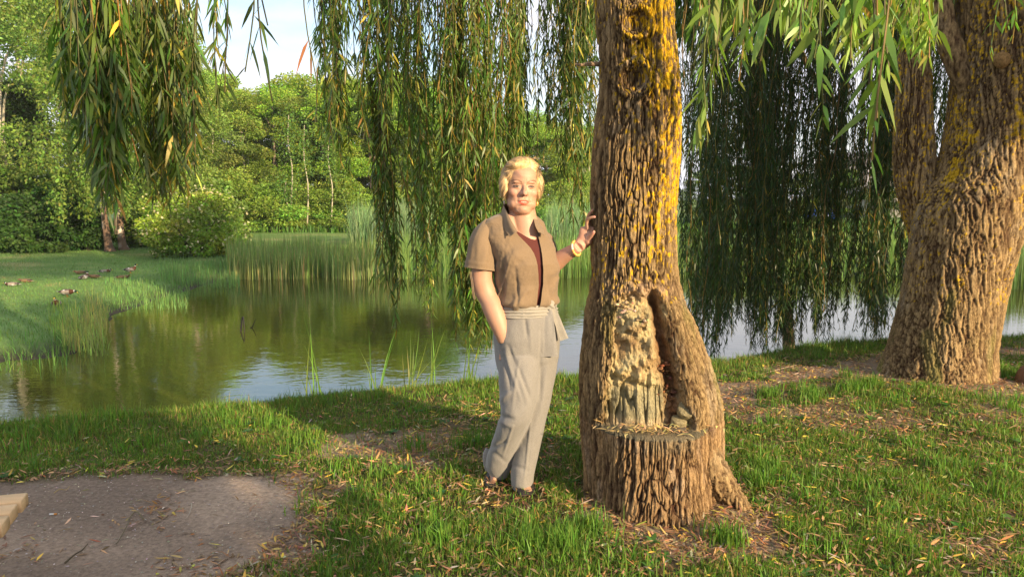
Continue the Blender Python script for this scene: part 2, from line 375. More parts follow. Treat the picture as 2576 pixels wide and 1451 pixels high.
# fallen willow leaves and crumbs
n = 150000
yy = 2.0 + 7.2 * rs.rand(n) ** 1.25; xx = (rs.rand(n) * 2 - 1) * (yy * .72 + .3); dd = dirt(xx, yy); cl = fbm(xx * 2.4, yy * 2.4, seed=51)
rim = np.exp(-((dd - .35) / .3) ** 2)
dpatch = inside(xx, yy, _dirt)
pr = np.clip(.03 + .6 * rim + .42 * np.clip(cl + .05, 0, 1), 0, 1) * np.where(dpatch & (dd > .9), .16 + .8 * ss(.05, .5, cl), 1)
pr = np.where(~dpatch & (dd > .5), .9, pr); pr *= np.where(yy - ys(xx) > -.25, .25, 1) * (1 - .75 * ss(-.4, -1.2, xx) * ss(3.95, 4.3, yy))
kp = (rs.rand(n) < pr) & (np.hypot(xx - .66, yy - 3.62) > .3) & (yy - ys(xx) < .1) & (np.hypot(xx - 3.45, yy - 6.15) > .45); xx, yy, dd = xx[kp], yy[kp], dd[kp]; n = len(xx)
zz = gz(xx, yy) + .004 + .026 * rs.rand(n) * (1 - dd); az = rs.uniform(0, 6.28, n)
D = np.stack([np.cos(az), np.sin(az), rs.normal(0, .18, n)], 1); Nn = unit(np.stack([rs.normal(0, .35, n), rs.normal(0, .35, n), np.ones(n)], 1))
c = jcol([.30, .185, .095], n, .35); q = rs.rand(n); c[q < .10] = jcol([.58, .42, .08], int((q < .10).sum()), .2); c[q > .93] = jcol([.46, .38, .26], int((q > .93).sum()), .2)
c[(q > .7) & (q < .78)] = jcol([.34, .15, .06], int(((q > .7) & (q < .78)).sum()), .2)
V, F, C = leaves(np.stack([xx, yy, zz], 1), D, Nn, rs.uniform(.02, .066, n) * np.exp(rs.normal(0, .15, n)), rs.uniform(.005, .012, n), rs.normal(-.05, .12, n), c, .25)
g = mk('fallen_leaves', V, F, M_LITTER, None, C); tag(g, 'yellow and brown fallen willow leaves scattered over turf and earth', 'fallen leaves', kind='stuff')
# grit on the bare earth
n = 5000; xx = rs.uniform(-3.4, -.1, n); yy = rs.uniform(2.2, 4.3, n); kp = inside(xx, yy, _dirt); xx, yy = xx[kp], yy[kp]; n = len(xx)
V, F, C = leaves(np.stack([xx, yy, gz(xx, yy) + .004], 1), np.stack([rs.normal(size=n), rs.normal(size=n), np.zeros(n)], 1), np.tile([0, 0, 1.0], (n, 1)), rs.uniform(.004, .014, n), rs.uniform(.003, .007, n), -.1, jcol([.36, .31, .26], n, .4), .3)
g = mk('grit', V, F, M_STONE, None, C); tag(g, 'pale crumbs and husks on the bare earth', 'grit', kind='stuff')

# far lawn grass + sedge by the left shore
n = 190000; yy = rs.uniform(9, 34, n); xx = rs.uniform(-24, 6, n); zz = gz(xx, yy)
kp = (zz > WZ + .01) & (yy - ys(xx) > 2.2) & visible(xx, yy, zz) & inside(xx, yy, _farpoly) & (rs.rand(n) < np.clip(17 / yy, 0, 1) ** 1.2); xx, yy, zz = xx[kp], yy[kp], zz[kp]; n = len(xx)
sh = seg_dist(xx, yy, _far, False); c = jcol([.12, .22, .06], n, .2); dryp = fbm(xx * .5, yy * .5, seed=33) + .35 * fbm(xx * 1.5, yy * 1.5, seed=31) > .2; c[dryp & (rs.rand(n) < .5)] = [.28, .26, .12]
V, F, C = blades(xx, yy, zz, (.045 + .06 * np.exp(-sh / .4)) * np.exp(rs.normal(0, .25, n)) * (1 + .2 * (yy > 15)), .010, c, .5)
g = mk('lawn_grass', V, F, M_GRASS, None, C); tag(g, 'mown lawn grass beyond the left shore of the pond', 'grass', kind='stuff')
def patch(px0, px1, py0, py1, n, hm, wd, colr, lean=.25, z=WZ, name='reeds', label='', cat='reeds', hj=.2):
    # base points between image rows py0..py1 on the water level
    a = rs.uniform(px0, px1, n * 2); b = rs.uniform(0, 1, n * 2); A = np.array([G(q, w, z) for q, w in zip(a, py1 + (py0 - py1) * b)])
    xx, yy = A[:, 0], A[:, 1]; nz = fbm(xx * .9, yy * .9, seed=int(px0)); kp = rs.rand(len(xx)) < .45 + .9 * nz; xx, yy = xx[kp][:n], yy[kp][:n]; m_ = len(xx)
    zz = np.maximum(gz(xx, yy), WZ) - .02
    return blades(xx, yy, zz, hm * np.exp(rs.normal(0, hj, m_)) * (1 + .25 * fbm(xx * .6, yy * .6, seed=5)), wd, jcol(colr, m_, .22), lean)
ac = Acc()
for a in ((50, 108, 312, 356, 700, .22, .011, (.18, .28, .07), .3), (62, 104, 326, 352, 420, .36, .011, (.30, .36, .12), .25), (104, 190, 286, 310, 900, .2, .011, (.14, .27, .08), .35), (160, 240, 268, 288, 1500, .34, .013, (.13, .24, .08), .25), (-10, 70, 340, 372, 260, .25, .01, (.10, .21, .05), .35), (85, 108, 305, 335, 240, .38, .010, (.32, .33, .12), .3)):
    V, F, C = patch(*a); ac.add(V, F, C)
g = ac.mk('sedge', M_GRASS); tag(g, 'pale green sedge tufts along the left shore of the pond', 'sedge', kind='stuff')
ac = Acc()
for a in ((228, 420, 257, 267, 5000, .42, .016, (.20, .30, .09), .14), (228, 420, 266, 279, 6000, .8, .016, (.15, .25, .07), .12), (400, 1060, 254, 278, 21000, .85, .017, (.16, .26, .07), .12), (228, 400, 268, 280, 2200, .85, .016, (.3, .32, .13), .14), (1000, 1060, 262, 290, 2500, 1.0, .016, (.14, .22, .08), .1)):
    V, F, C = patch(*a); ac.add(V, F, C)
g = ac.mk('reed_bed', M_GRASS); tag(g, 'long bed of upright green reeds at the far edge of the pond', 'reed bed', kind='stuff')
ac = Acc()
for a in ((352, 420, 244, 256, 3000, 1.6, .03, (.17, .27, .13), .3), (395, 430, 244, 255, 900, 1.75, .03, (.17, .27, .13), .3), (548, 592, 246, 264, 2600, 1.75, .03, (.17, .28, .13), .3)):
    V, F, C = patch(*a); ac.add(V, F, C)
g = ac.mk('tall_reeds', M_GRASS); tag(g, 'taller blue-green common reeds rising behind the reed bed', 'reeds', kind='stuff')
# rough grass under the far wood
n = 26000; xx = rs.uniform(-36, 40, n); yy = rs.uniform(44, 52, n); zz = gz(xx, yy)
V, F, C = blades(xx, yy, zz, .5 * np.exp(rs.normal(0, .3, n)), .05, jcol([.09, .2, .035], n, .2), .3)
g = mk('rough_grass', V, F, M_GRASS, None, C); tag(g, 'unmown bright grass in front of the far wood', 'grass', kind='stuff')

# marsh plants at the near margin
def marsh(px, pyb, pyt, nb, spread, label, tilt=0.0, col=(.14, .25, .05)):
    b = G(px, pyb, -.45); Yb = b[1] + .35; base = np.array([(px - 512) / FPX * Yb * 1.03, Yb, WZ - .05]); e = thing('marsh_plant', base, label, 'water plant', 'single reed clumps rising from the near edge of the pond')
    ac = Acc(); top = P(px, pyt, Yb)[2]
    for q in range(nb):
        hh = (top - base[2]) * random.uniform(.45, 1.0) if q > 1 else (top - base[2]); az = random.uniform(0, 6.28); ln = random.uniform(.02, .3) * spread
        x0 = base + np.array([random.gauss(0, .05 * spread), random.gauss(0, .05), 0]); m_ = 7; t_ = np.linspace(0, 1, m_)
        pth = x0 + np.stack([tilt * hh * t_ ** 1.3 + np.cos(az) * ln * hh * t_ ** 2, np.sin(az) * ln * hh * t_ ** 2 * .5, hh * t_ * (1 - .08 * ln * t_)], 1)
        w_ = .013 * (1 - t_ ** 3) + .001; V = np.stack([pth - [1, 0, 0] * w_[:, None] * .5, pth + np.array([0, .004, 0]), pth + [1, 0, 0] * w_[:, None] * .5], 1).reshape(-1, 3)
        ac.add(V, [grid_faces(m_, 3, False)], jcol(col, 1, .2)[0])
    ac.mk('blades', M_GRASS, e); return e
marsh(317, 400, 316, 9, 1.0, 'clump of tall thin reeds at the grass edge, leftmost of the near clumps')
marsh(379, 392, 324, 9, 1.2, 'clump of reed blades at the pond edge, second from the left', .03)
marsh(398, 394, 326, 11, 1.0, 'reed clump leaning right over the water between two upright clumps', .36)
marsh(427, 392, 320, 10, 1.1, 'upright reed clump left of the hanging willow fronds, below the long curtain', .05)
marsh(466, 388, 322, 10, .8, 'reed clump right under the bright frond tips, beside the woman', .02)
marsh(412, 394, 345, 5, .6, 'short pale grass stems with seed heads between two reed clumps', .02, (.3, .32, .12))

# ---------------------------------------------------------------- far trees
def crown(h0, h1, rx, nb, nl, ls, col, r, br=.3, droop=0.0, shape='round', colvar=.22):
    zc = r.rand(nb); 
    prof = {'round': lambda t: np.sqrt(np.clip(1 - (2 * t - 1) ** 2 * .8, 0, 1)), 'tall': lambda t: np.clip(1.1 - t ** 1.6 * .95, .1, 1) * (.55 + .45 * np.minimum(1, t * 5)), 'bush': lambda t: np.sqrt(np.clip(1 - t ** 2 * .92, 0, 1)), 'cone': lambda t: 1.02 - t}[shape]
    az = r.uniform(0, 2 * np.pi, nb); rad = np.sqrt(r.uniform(.15, 1, nb)) * prof(zc) * rx
    Cn = np.stack([np.cos(az) * rad, np.sin(az) * rad, h0 + (h1 - h0) * zc], 1); R = rx * br * r.uniform(.55, 1.25, nb)
    w = R ** 2; i = r.choice(nb, nl, p=w / w.sum()); d = rdir(nl, r); d[:, 2] = d[:, 2] * .75 + .12
    rr = r.uniform(.35, 1.05, nl) ** .6; B = Cn[i] + d * (R[i] * rr)[:, None] * np.array([1, 1, .75])
    bc = jcol([1, 1, 1], nb, .16, r, .08)[i]
    D = unit(d + rdir(nl, r) * .9 + np.array([0, 0, -droop])); Nn = unit(d + rdir(nl, r) * .8)
    V, F, C = leaves(B, D, Nn, ls * r.uniform(.7, 1.4, nl), ls * .55 * r.uniform(.7, 1.3, nl), .15, jcol(np.array(col) * [1.32, 1.25, 1.1], nl, colvar, r, .08) * bc, .12)
    return V, F, C, Cn
def trunk_mesh(h, r0, r, col, lean=.05, Cn=None, nbr=10):
    ac = Acc(); m_ = 10; t_ = np.linspace(0, 1, m_); p_ = np.stack([lean * h * t_ ** 1.5 * math.cos(r.rand() * 6) + .02 * h * np.sin(t_ * 5 + r.rand() * 6) * .3, .02 * h * np.sin(t_ * 4 + r.rand() * 6) * .3, h * t_ - .3], 1)
    V, F = tube(p_, r0 * (1 - .75 * t_) + r0 * .35 * np.exp(-t_ * 22), 8); ac.add(V, F, np.asarray(col) * (1 + .3 * vn(V[:, 0] * 9, V[:, 1] * 9, V[:, 2] * 3, 4))[:, None])
    if Cn is not None:
        for q in range(min(nbr, len(Cn))):
            c_ = Cn[q]; z0 = max(.15 * h, c_[2] - .25 * h * r.rand() - .4); s_ = np.array([np.interp(z0, p_[:, 2], p_[:, 0]), np.interp(z0, p_[:, 2], p_[:, 1]), z0])
            V, F = tube(smooth_path([s_, (s_ + c_) / 2 + [0, 0, .05 * h], c_], 5), np.linspace(r0 * .35, r0 * .08, 5), 5); ac.add(V, F, col)
    return ac
def mk_tree(name, h, rx, r0, nb, nl, ls, col, tcol, seed, h0=.25, shape='round', br=.3, label='', cat='tree', group=None, loc=(0, 0, 0), droop=0., nbr=10, lean=.05):
    r = np.random.RandomState(seed); e = thing(name, (0, 0, 0), label, cat, group)
    V, F, C, Cn = crown(h * h0, h * .94, rx, nb, nl, ls, col, r, br, droop, shape)
    if r0: trunk_mesh(h * .93, r0, r, tcol, lean, Cn, nbr).mk('trunk', M_FARBARK, e, True)
    mk('crown' if r0 else 'foliage', V, F, M_TREE, e, C); e.location = loc; return e
BARK1 = (.16, .13, .10); PALE = (.42, .38, .30)
far_protos = [
    mk_tree('broadleaf_tree', 10, 2.7, .14, 46, 26000, .135, (.155, .245, .036), BARK1, 11, .12, label='x'),
    mk_tree('broadleaf_tree', 10, 2.5, .12, 50, 26000, .13, (.17, .26, .042), PALE, 12, .1, 'tall', label='x'),
    mk_tree('broadleaf_tree', 10, 3.1, .16, 46, 27000, .145, (.13, .215, .036), BARK1, 13, .15, label='x'),
    mk_tree('broadleaf_tree', 10, 2.2, .10, 44, 24000, .125, (.185, .27, .06), PALE, 14, .08, 'tall', .34, label='x'),
]
far_shrub = [mk_tree('shrub', 3.2, 2.2, 0, 40, 12000, .14, (.165, .255, .05), None, 15, .05, 'bush', .32, label='x', cat='shrub'),
             mk_tree('shrub', 3.2, 2.4, 0, 40, 12000, .15, (.14, .225, .04), None, 16, .05, 'bush', .32, label='x', cat='shrub')]
used = set()
# (px, top row, distance, proto, width factor, label)
GRP = 'trees of the far wood'
FT = [
 (214, 62, 50, 3, 1.0, 'pale green tree of the far wood, directly above the flowering shrub'),
 (232, 70, 54, 1, 1.0, 'slim tree of the far wood with an open top against the cloud'),
 (250, 84, 50, 3, 1.05, 'light tree of the far wood with a pale stem, left end of the open gap'),
 (276, 78, 51, 0, 1.1, 'rounded bright tree standing forward in the far wood, under the white cloud'),
 (300, 72, 53, 2, 1.15, 'tallest broad crown of the far wood, deep green under open sky'),
 (324, 80, 50, 0, 1.1, 'domed bright tree of the far wood left of the thin hanging fronds'),
 (348, 76, 52, 2, 1.0, 'dense dark crown seen just behind the first thin willow strand'),
 (372, 72, 50, 0, 1.1, 'broad tree of the far wood between the two willow strands'),
 (398, 66, 53, 1, 1.1, 'vivid green tree of the far wood behind the second willow strand'),
 (424, 74, 50, 2, 1.1, 'large crown half hidden behind the left rim of the middle curtain'),
 (452, 92, 52, 0, 1.0, 'tree top showing through gaps of the middle curtain, far from the woman'),
 (478, 100, 50, 1, 1.0, 'tree behind the middle curtain above the woman\'s shoulder'),
 (506, 112, 52, 2, 1.0, 'dark crown behind the curtain straight above the woman\'s head'),
 (536, 118, 50, 0, 1.0, 'tree seen between the woman\'s hair and the thick trunk'),
 (562, 122, 50, 3, 1.0, 'lighter tree close to the left bark edge of the thick trunk'),
 (588, 130, 54, 1, .9, 'low tree top touching the left outline of the thick trunk'),
]
for i, (px, pt, Yd, pr, wf, lab) in enumerate(FT):
    b = P(px, 250, Yd); z0 = float(gz(b[0], b[1])); h = P(px, pt, Yd)[2] - z0; pro = far_protos[pr]
    copy_thing(pro, (b[0], Yd, z0), random.uniform(0, 6.28), (wf * (.7 + .3 * h / 10), h / 10), lab, GRP)
BACK = 'indistinct trees in the second row of the far wood'
for i in range(22):
    px = 205 + i * 19; Yd = 58 + 3 * (i % 3); b = P(px, 250, Yd); z0 = float(gz(b[0], b[1])); pt = 92 + (px > 430) * (px - 430) * .25 + 8 * math.sin(i * 2.1); h = P(px, pt, Yd)[2] - z0
    copy_thing(far_protos[i % 3], (b[0], Yd, z0), random.uniform(0, 6.28), (1.25, h / 10), 'tree in the dim second row of the far wood, seen between nearer crowns', BACK)
SH = [(238, 172, 47), (262, 184, 46), (288, 178, 47), (312, 190, 46.5), (340, 176, 47.5), (366, 196, 46.5), (392, 184, 47), (420, 188, 47), (450, 192, 47), (482, 188, 48), (514, 192, 48), (546, 192, 48), (574, 190, 48)]
for i, (px, pt, Yd) in enumerate(SH):
    b = P(px, 250, Yd); z0 = float(gz(b[0], b[1])); h = P(px, pt, Yd)[2] - z0
    lab = ['grey-green shrub at the wood edge just right of the flowering shrub', 'leafy shrub under the slim tree, its foot in bright grass', 'billowing pale shrub in front of the wood, below the white cloud', 'low shrub left of the first thin sapling stem',
           'shrub growing between the two pale sapling stems', 'small shrub right of the second pale sapling stem', 'shrub at the wood edge behind the second willow strand', 'shrub behind the tall blue-green reeds',
           'shrub glimpsed through the lower middle curtain', 'shrub behind the curtain beside the woman\'s sleeve', 'shrub behind the woman\'s head', 'shrub visible just right of the woman\'s earring', 'dim shrub above the woman\'s raised hand'][i]
    copy_thing(far_shrub[i % 2], (b[0], Yd, z0), random.uniform(0, 6.28), (1.0, h / 3.2), lab, 'shrubs along the edge of the far wood')
# thin pale saplings
for i, (px, pb, pt, lab) in enumerate(((307, 228, 150, 'thin pale sapling stem, left of the pair at the dark gap'), (331, 226, 158, 'thin pale sapling stem, right of the pair at the dark gap'), (287, 230, 205, 'shortest pale sapling stem, in the bright grass'), (291, 205, 140, 'faint pale stem rising inside the shrubs left of the dark gap'))):
    b = G(px, pb + 2, -.73); b[1] = min(b[1], 45.5); b = P(px, pb, b[1]); h = P(px, pt - 25, b[1])[2] - b[2]
    e = thing('sapling', (b[0], b[1], b[2]), lab, 'young tree', 'pale saplings before the far wood')
    p_ = smooth_path([b, b + [.15, 0, h * .4], b + [-.05, 0, h * .7], b + [.05, 0, h]], 9); V, F = tube(p_, np.linspace(.05, .02, 9), 6); mk('trunk', V, F, M_FARBARK, e, np.tile([.36, .33, .25], (len(V), 1)), True)
    r = np.random.RandomState(60 + i); nl = 700; q = r.randint(4, 9, nl); B = p_[q] + r.normal(0, .35, (nl, 3)); V, F, C = leaves(B, rdir(nl, r), rdir(nl, r), .14, .08, .1, jcol([.1, .19, .04], nl, .25, r)); mk('crown', V, F, M_TREE, e, C)

# left group: tall trees, birches with bright drooping foliage, dark shrubs, flowering shrub
LT = [
 ('aspen_tree', 8, -75, 33, 3.4, (.15, .235, .06), PALE, 21, 'tall pale-leaved aspen at the left border of the picture', 'tall', 17000),
 ('aspen_tree', 38, -60, 38, 3.0, (.16, .24, .06), PALE, 22, 'tall light green aspen left of the big near fronds', 'tall', 17000),
 ('conifer', 26, 78, 34, 2.6, (.035, .065, .02), BARK1, 23, 'dark evergreen between the pale aspens on the left', 'cone', 15000),
 ('broadleaf_tree', 78, -30, 40, 3.6, (.14, .22, .05), BARK1, 24, 'tall tree behind the big near fronds, its top out of view', 'tall', 17000),
 ('broadleaf_tree', 120, -35, 42, 3.4, (.13, .21, .045), BARK1, 25, 'tall tree right above the twin birch trunks', 'tall', 17000),
 ('broadleaf_tree', 160, -10, 44, 3.4, (.14, .22, .05), BARK1, 26, 'tall tree whose foliage fills the right side behind the near fronds', 'tall', 17000),
 ('broadleaf_tree', 192, 22, 46, 3.0, (.14, .22, .05), PALE, 27, 'tall narrow tree closing the left wood beside the sky opening', 'tall', 16000),
]
for nm, px, pt, Yd, rx, colr, tcl, sd, lab, shp, nl in LT:
    b = P(px, 250, Yd); z0 = float(gz(b[0], b[1])); h = P(px, pt, Yd)[2] - z0
    mk_tree(nm, h, rx, .2, 64, int(nl * 1.5), .135, colr, tcl, sd, .08, shp, .3, lab, 'tree', None, (b[0], Yd, z0), nbr=16)
for k_, (px, pb, lab) in enumerate(((109, 251, 'left birch of the pair on the lawn, trunk leaning slightly left'), (123, 249.5, 'right birch of the pair on the lawn, thicker at its foot'))):
    b = G(px, pb, -.72); e = thing('birch_tree', (b[0], b[1], -.75), lab, 'tree', 'pair of birches at the left')
    Yd = b[1]; h = 11.5; tp = [P(px + 1, pb + 1, Yd), P(px - 2, 235, Yd), P(px - 6 + 3 * k_, 200, Yd), P(px - 8 + 5 * k_, 120, Yd), P(px - 8 + 12 * k_, 0, Yd)]; p_ = smooth_path(tp, 24)
    V, F = tube(p_, .17 * (1 - .8 * np.linspace(0, 1, 24)) + .1 * np.exp(-np.linspace(0, 1, 24) * 25), 12)
    wh = ss(-.1, .3, vn(V[:, 0] * 4, V[:, 1] * 4, V[:, 2] * 3.5, 8) + .25 * (V[:, 2] - .8))[:, None]; c = np.array([.13, .085, .06]) * (1 - wh) + np.array([.5, .44, .38]) * wh
    mk('trunk', V, F, M_FARBARK, e, c, True)
    r = np.random.RandomState(71 + k_); ns = 230; az = r.uniform(0, 6.28, ns); rad = np.sqrt(r.rand(ns)) * 2.7; top = r.uniform(2.2, 10.5, ns); ln = r.uniform(.8, 2.6, ns)
    low = np.clip(top - ln, 1.15 + .5 * r.rand(ns), None)
    q = r.randint(0, ns, 14000); t_ = r.rand(len(q)); B = np.stack([p_[0][0] + np.cos(az[q]) * rad[q] * (.55 + .45 * np.clip(top[q] / 4, 0, 1)) + r.normal(0, .1, len(q)), Yd + np.sin(az[q]) * rad[q] + r.normal(0, .1, len(q)), -.75 + low[q] + (top[q] - low[q]) * t_], 1)
    D = unit(rdir(len(q), r) * .8 + [0, 0, -.7]); V, F, C = leaves(B, D, rdir(len(q), r), .13 * r.uniform(.7, 1.3, len(q)), .07, .1, jcol([.14, .215, .04], len(q), .25, r)); mk('crown', V, F, M_TREE, e, C)
def bush(name, px, pb, pt, hw, col, nl, ls, seed, lab, cat='shrub', group=None, flowers=0, z=-.72, shape='bush', br=.3, nb=70):
    b = G(px, pb, z); Yd = b[1] + .5; z0 = float(gz(b[0], Yd)); h = P(px, pt, Yd)[2] - z0; rx = hw / FPX * Yd; e = thing(name, (0, 0, 0), lab, cat, group)
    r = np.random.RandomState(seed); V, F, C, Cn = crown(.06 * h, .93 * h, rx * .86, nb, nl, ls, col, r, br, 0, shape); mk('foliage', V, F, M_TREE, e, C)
    if flowers:
        d = rdir(flowers, r); i = r.randint(0, len(Cn), flowers); B = Cn[i] + d * rx * br * .95; B = B[B[:, 2] > .1 * h]; m_ = len(B)
        V, F, C = leaves(B, unit(rdir(m_, r) + [0, 0, .3]), unit(rdir(m_, r) * .6 + [0, -.4, 1]), .10 * r.uniform(.7, 1.4, m_), .08, 0, jcol([.50, .47, .28], m_, .12, r, .05)); mk('flowers', V, F, M_TREE, e, C)
    ac = Acc()
    for q in range(7):
        az = r.uniform(0, 6.28); V, F = tube(smooth_path([[0, 0, -.1], [math.cos(az) * .3 * rx, math.sin(az) * .3 * rx, h * .35], [math.cos(az) * .6 * rx, math.sin(az) * .6 * rx, h * .7]], 6), np.linspace(.05, .015, 6), 5); ac.add(V, F, (.13, .1, .07))
    ac.mk('stem', M_FARBARK, e, True); e.location = (b[0], Yd, z0); return e
bush('flowering_shrub', 189, 257, 195, 54, (.17, .26, .042), 20000, .11, 81, 'large rounded shrub with cream blossom on the left lawn', flowers=1500, shape='round', br=.3, nb=90)
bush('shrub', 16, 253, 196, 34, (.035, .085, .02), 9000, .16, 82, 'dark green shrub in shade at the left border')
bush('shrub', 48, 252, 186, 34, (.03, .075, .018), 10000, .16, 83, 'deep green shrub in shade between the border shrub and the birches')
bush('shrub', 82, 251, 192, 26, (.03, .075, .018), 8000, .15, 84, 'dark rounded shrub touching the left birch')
bush('shrub', -12, 250, 165, 36, (.08, .15, .03), 9000, .16, 85, 'tall bright shrub cut by the left border', z=-.70)
bush('shrub', 20, 246, 168, 30, (.10, .18, .04), 9000, .16, 86, 'light shrub rising behind the dark shrubs at the left', z=-.68)
bush('shrub', 134, 247, 205, 20, (.11, .2, .04), 5000, .15, 87, 'small sunlit shrub right of the birches', z=-.70)
bush('shrub', 150, 246, 175, 30, (.09, .17, .035), 9000, .16, 88, 'grey-green shrub behind the flowering shrub', z=-.68)
bush('shrub', 60, 245, 170, 34, (.085, .155, .03), 8000, .17, 89, 'shrub backing the deep green shrubs, left of the birches', z=-.66)
bush('shrub', 212, 244, 180, 30, (.11, .19, .045), 9000, .16, 90, 'pale shrub behind the right flank of the flowering shrub', z=-.66)
# beyond the right-hand curtain
RT = [(640, 168, 60, 2, 1.2, 'distant tree hidden behind the thick trunk'), (705, 168, 62, 0, 1.3, 'distant low tree just right of the thick trunk, behind fronds'), (742, 164, 60, 2, 1.3, 'distant tree below the sky gap, left of the dark limbs'),
      (790, 172, 64, 0, 1.3, 'distant rounded tree in the lowest gap of the dark curtain'), (838, 168, 66, 2, 1.3, 'distant tree above the blue car'), (905, 150, 70, 2, 1.4, 'distant tree behind the grey building'), (985, 150, 66, 0, 1.4, 'distant tree behind the right willow'), (1020, 196, 52, 3, .8, 'small distant tree at the right border, beyond the reeds')]
for px, pt, Yd, pr, wf, lab in RT:
    b = P(px, 250, Yd); z0 = float(gz(b[0], b[1])); h = P(px, pt, Yd)[2] - z0; copy_thing(far_protos[pr], (b[0], Yd, z0), random.uniform(0, 6.28), (wf * max(.6, h / 10), h / 10), lab, 'distant trees across the pond on the right')
for o in far_protos + far_shrub:
    for ch in list(o.children): bpy.data.objects.remove(ch)
    bpy.data.objects.remove(o)
# ---------------------------------------------------------------- bark
def bark_h(V, cx, cy, seed=1, sc=1.0, twist=0.0):
    """bark relief 0..1 (0 = deep fissure) from position on a trunk"""
    x, y, z = V[:, 0] - cx, V[:, 1] - cy, V[:, 2]
    w1 = fbm(x * 5, y * 5, z * 2.2, seed + 50, 3); w2 = fbm(x * 5 + 9, y * 5, z * 2.2, seed + 60, 3)
    w3 = fbm(x * 55, y * 55, z * 16, seed + 65, 2); xs, ys_ = x + .035 * w1 + twist * z + .007 * w3, y + .035 * w2 + .007 * vn(x * 55 + 7, y * 55, z * 30, seed + 66)
    k = 62 / sc
    a = np.abs(fbm(xs * k, ys_ * k, z * 4.2 / sc, seed, 2)); b = np.abs(fbm(xs * k * .6 + 20, ys_ * k * .6, z * 3.4 / sc + .3 * w1, seed + 7, 2))
    f = np.minimum(a / .15, b / .10); r = 1 - np.exp(-f * 1.9)
    fine = fbm(xs * k * 3.2, ys_ * k * 3.2, z * 22 / sc, seed + 13, 3)
    brk = ss(.12, .02, np.abs(vn(xs * k * .6, ys_ * k * .6, z * 17 / sc, seed + 17)))
    return np.clip(r * (1 - .25 * brk) + .30 * fine + .22 * fbm(x * 13, y * 13, z * 5, seed + 29, 2), -.1, 1.2)
def bark_color(V, h, cx, cy, seed, lich=0.0, moss=0.0, lich_side=None):
    x, y, z = V[:, 0], V[:, 1], V[:, 2]
    big = fbm(x * 4, y * 4, z * 2, seed + 70, 3); t = np.clip(h, 0, 1)[:, None]
    t = t ** 1.6; c = np.array([.07, .035, .02]) * (1 - t) + np.array([.41, .285, .14]) * t  # ridge tops weathered pale; fissures darkened in the colour to deepen their shade
    c = c * (1 + .35 * big)[:, None]; grey = ss(.1, .5, fbm(x * 11, y * 11, z * 5, seed + 75, 3))[:, None] * t; c = c * (1 - .55 * grey) + np.array([.40, .33, .24]) * .55 * grey
    n = 1.0 * fbm(x * 75, y * 75, z * 40, seed + 80, 3) + .55 * fbm(x * 5, y * 5, z * 1.8, seed + 85, 2)
    L = (ss(.34, .42, n + .36 * np.asarray(lich) - .35 * (1 - t[:, 0])) * (np.asarray(lich) > .02))[:, None]
    c = c * (1 - L * .95) + np.array([.72, .45, .02]) * (1 + .25 * vn(x * 60, y * 60, z * 60, 3))[:, None] * L * .95
    m = (ss(.0, .5, fbm(x * 7, y * 7, z * 3, seed + 90, 3) + np.asarray(moss) - .35))[:, None] * (np.asarray(moss) > 0)[:, None] if np.ndim(moss) else np.zeros((len(V), 1))
    return c * (1 - .75 * m) + np.array([.22, .21, .06]) * .75 * m

def rough_tube(path, radii, k, seed, amp=.018, lich=0.0, moss=0.0, sc=1.0, twist=0., wob=.02):
    path = np.asarray(path); radii = np.asarray(radii, float)
    V, F = tube(path, radii, k, True); m_ = len(path); C0 = np.repeat(path, k, axis=0); nrm = unit(V - C0)
    R = np.repeat(radii if radii.ndim == 1 else radii[:, 0], k)
    V = V + nrm * (R * (1 + 0) * wob * 4 * fbm(V[:, 0] * 2.6, V[:, 1] * 2.6, V[:, 2] * 1.5, seed + 5, 2))[:, None]
    h = bark_h(V, path[0, 0], path[0, 1], seed, sc, twist); V2 = V + nrm * (amp * (h - 1))[:, None]
    lc = lich(V, nrm) if callable(lich) else lich; mc = moss(V, nrm) if callable(moss) else np.zeros(len(V))
    return V2, F, bark_color(V, h, 0, 0, seed, lc, mc), nrm

# ---------------------------------------------------------------- main willow trunk
MT = thing('willow_tree', (0.66, 3.62, 0), 'thick middle willow with a hollow above a cut stump and yellow lichen', 'tree', 'old weeping willows on the bank')
TY = 3.64
prof = np.array([ # row (2576 scale), left, right
 (-520, 1560, 1700), (-260, 1525, 1690), (-60, 1494, 1694), (0, 1496, 1696), (60, 1500, 1698), (110, 1506, 1702), (200, 1506, 1712), (290, 1499, 1715), (400, 1489, 1712), (500, 1486, 1702), (600, 1487, 1698), (660, 1488, 1700), (700, 1487, 1706),
 (740, 1480, 1716), (770, 1472, 1728), (800, 1467, 1745), (860, 1461, 1768), (900, 1459, 1784), (950, 1457, 1799), (1000, 1457, 1811), (1050, 1459, 1815), (1100, 1462, 1816), (1160, 1466, 1818), (1200, 1468, 1824), (1240, 1468, 1836), (1275, 1466, 1850), (1300, 1462, 1866), (1330, 1455, 1885)], float)
pz = np.array([T(1600, r, TY)[2] for r in prof[:, 0]]); pl = np.array([T(a, r, TY)[0] for r, a, b in prof]); pr_ = np.array([T(b, r, TY)[0] for r, a, b in prof])
o_ = np.argsort(pz); pz, pl, pr_ = pz[o_], pl[o_], pr_[o_]
zr = np.concatenate([np.arange(-.12, .372, .0055), np.linspace(.372, .392, 9), np.arange(.396, 2.75, .0055), np.arange(2.76, 4.4, .02)])
NK = 620
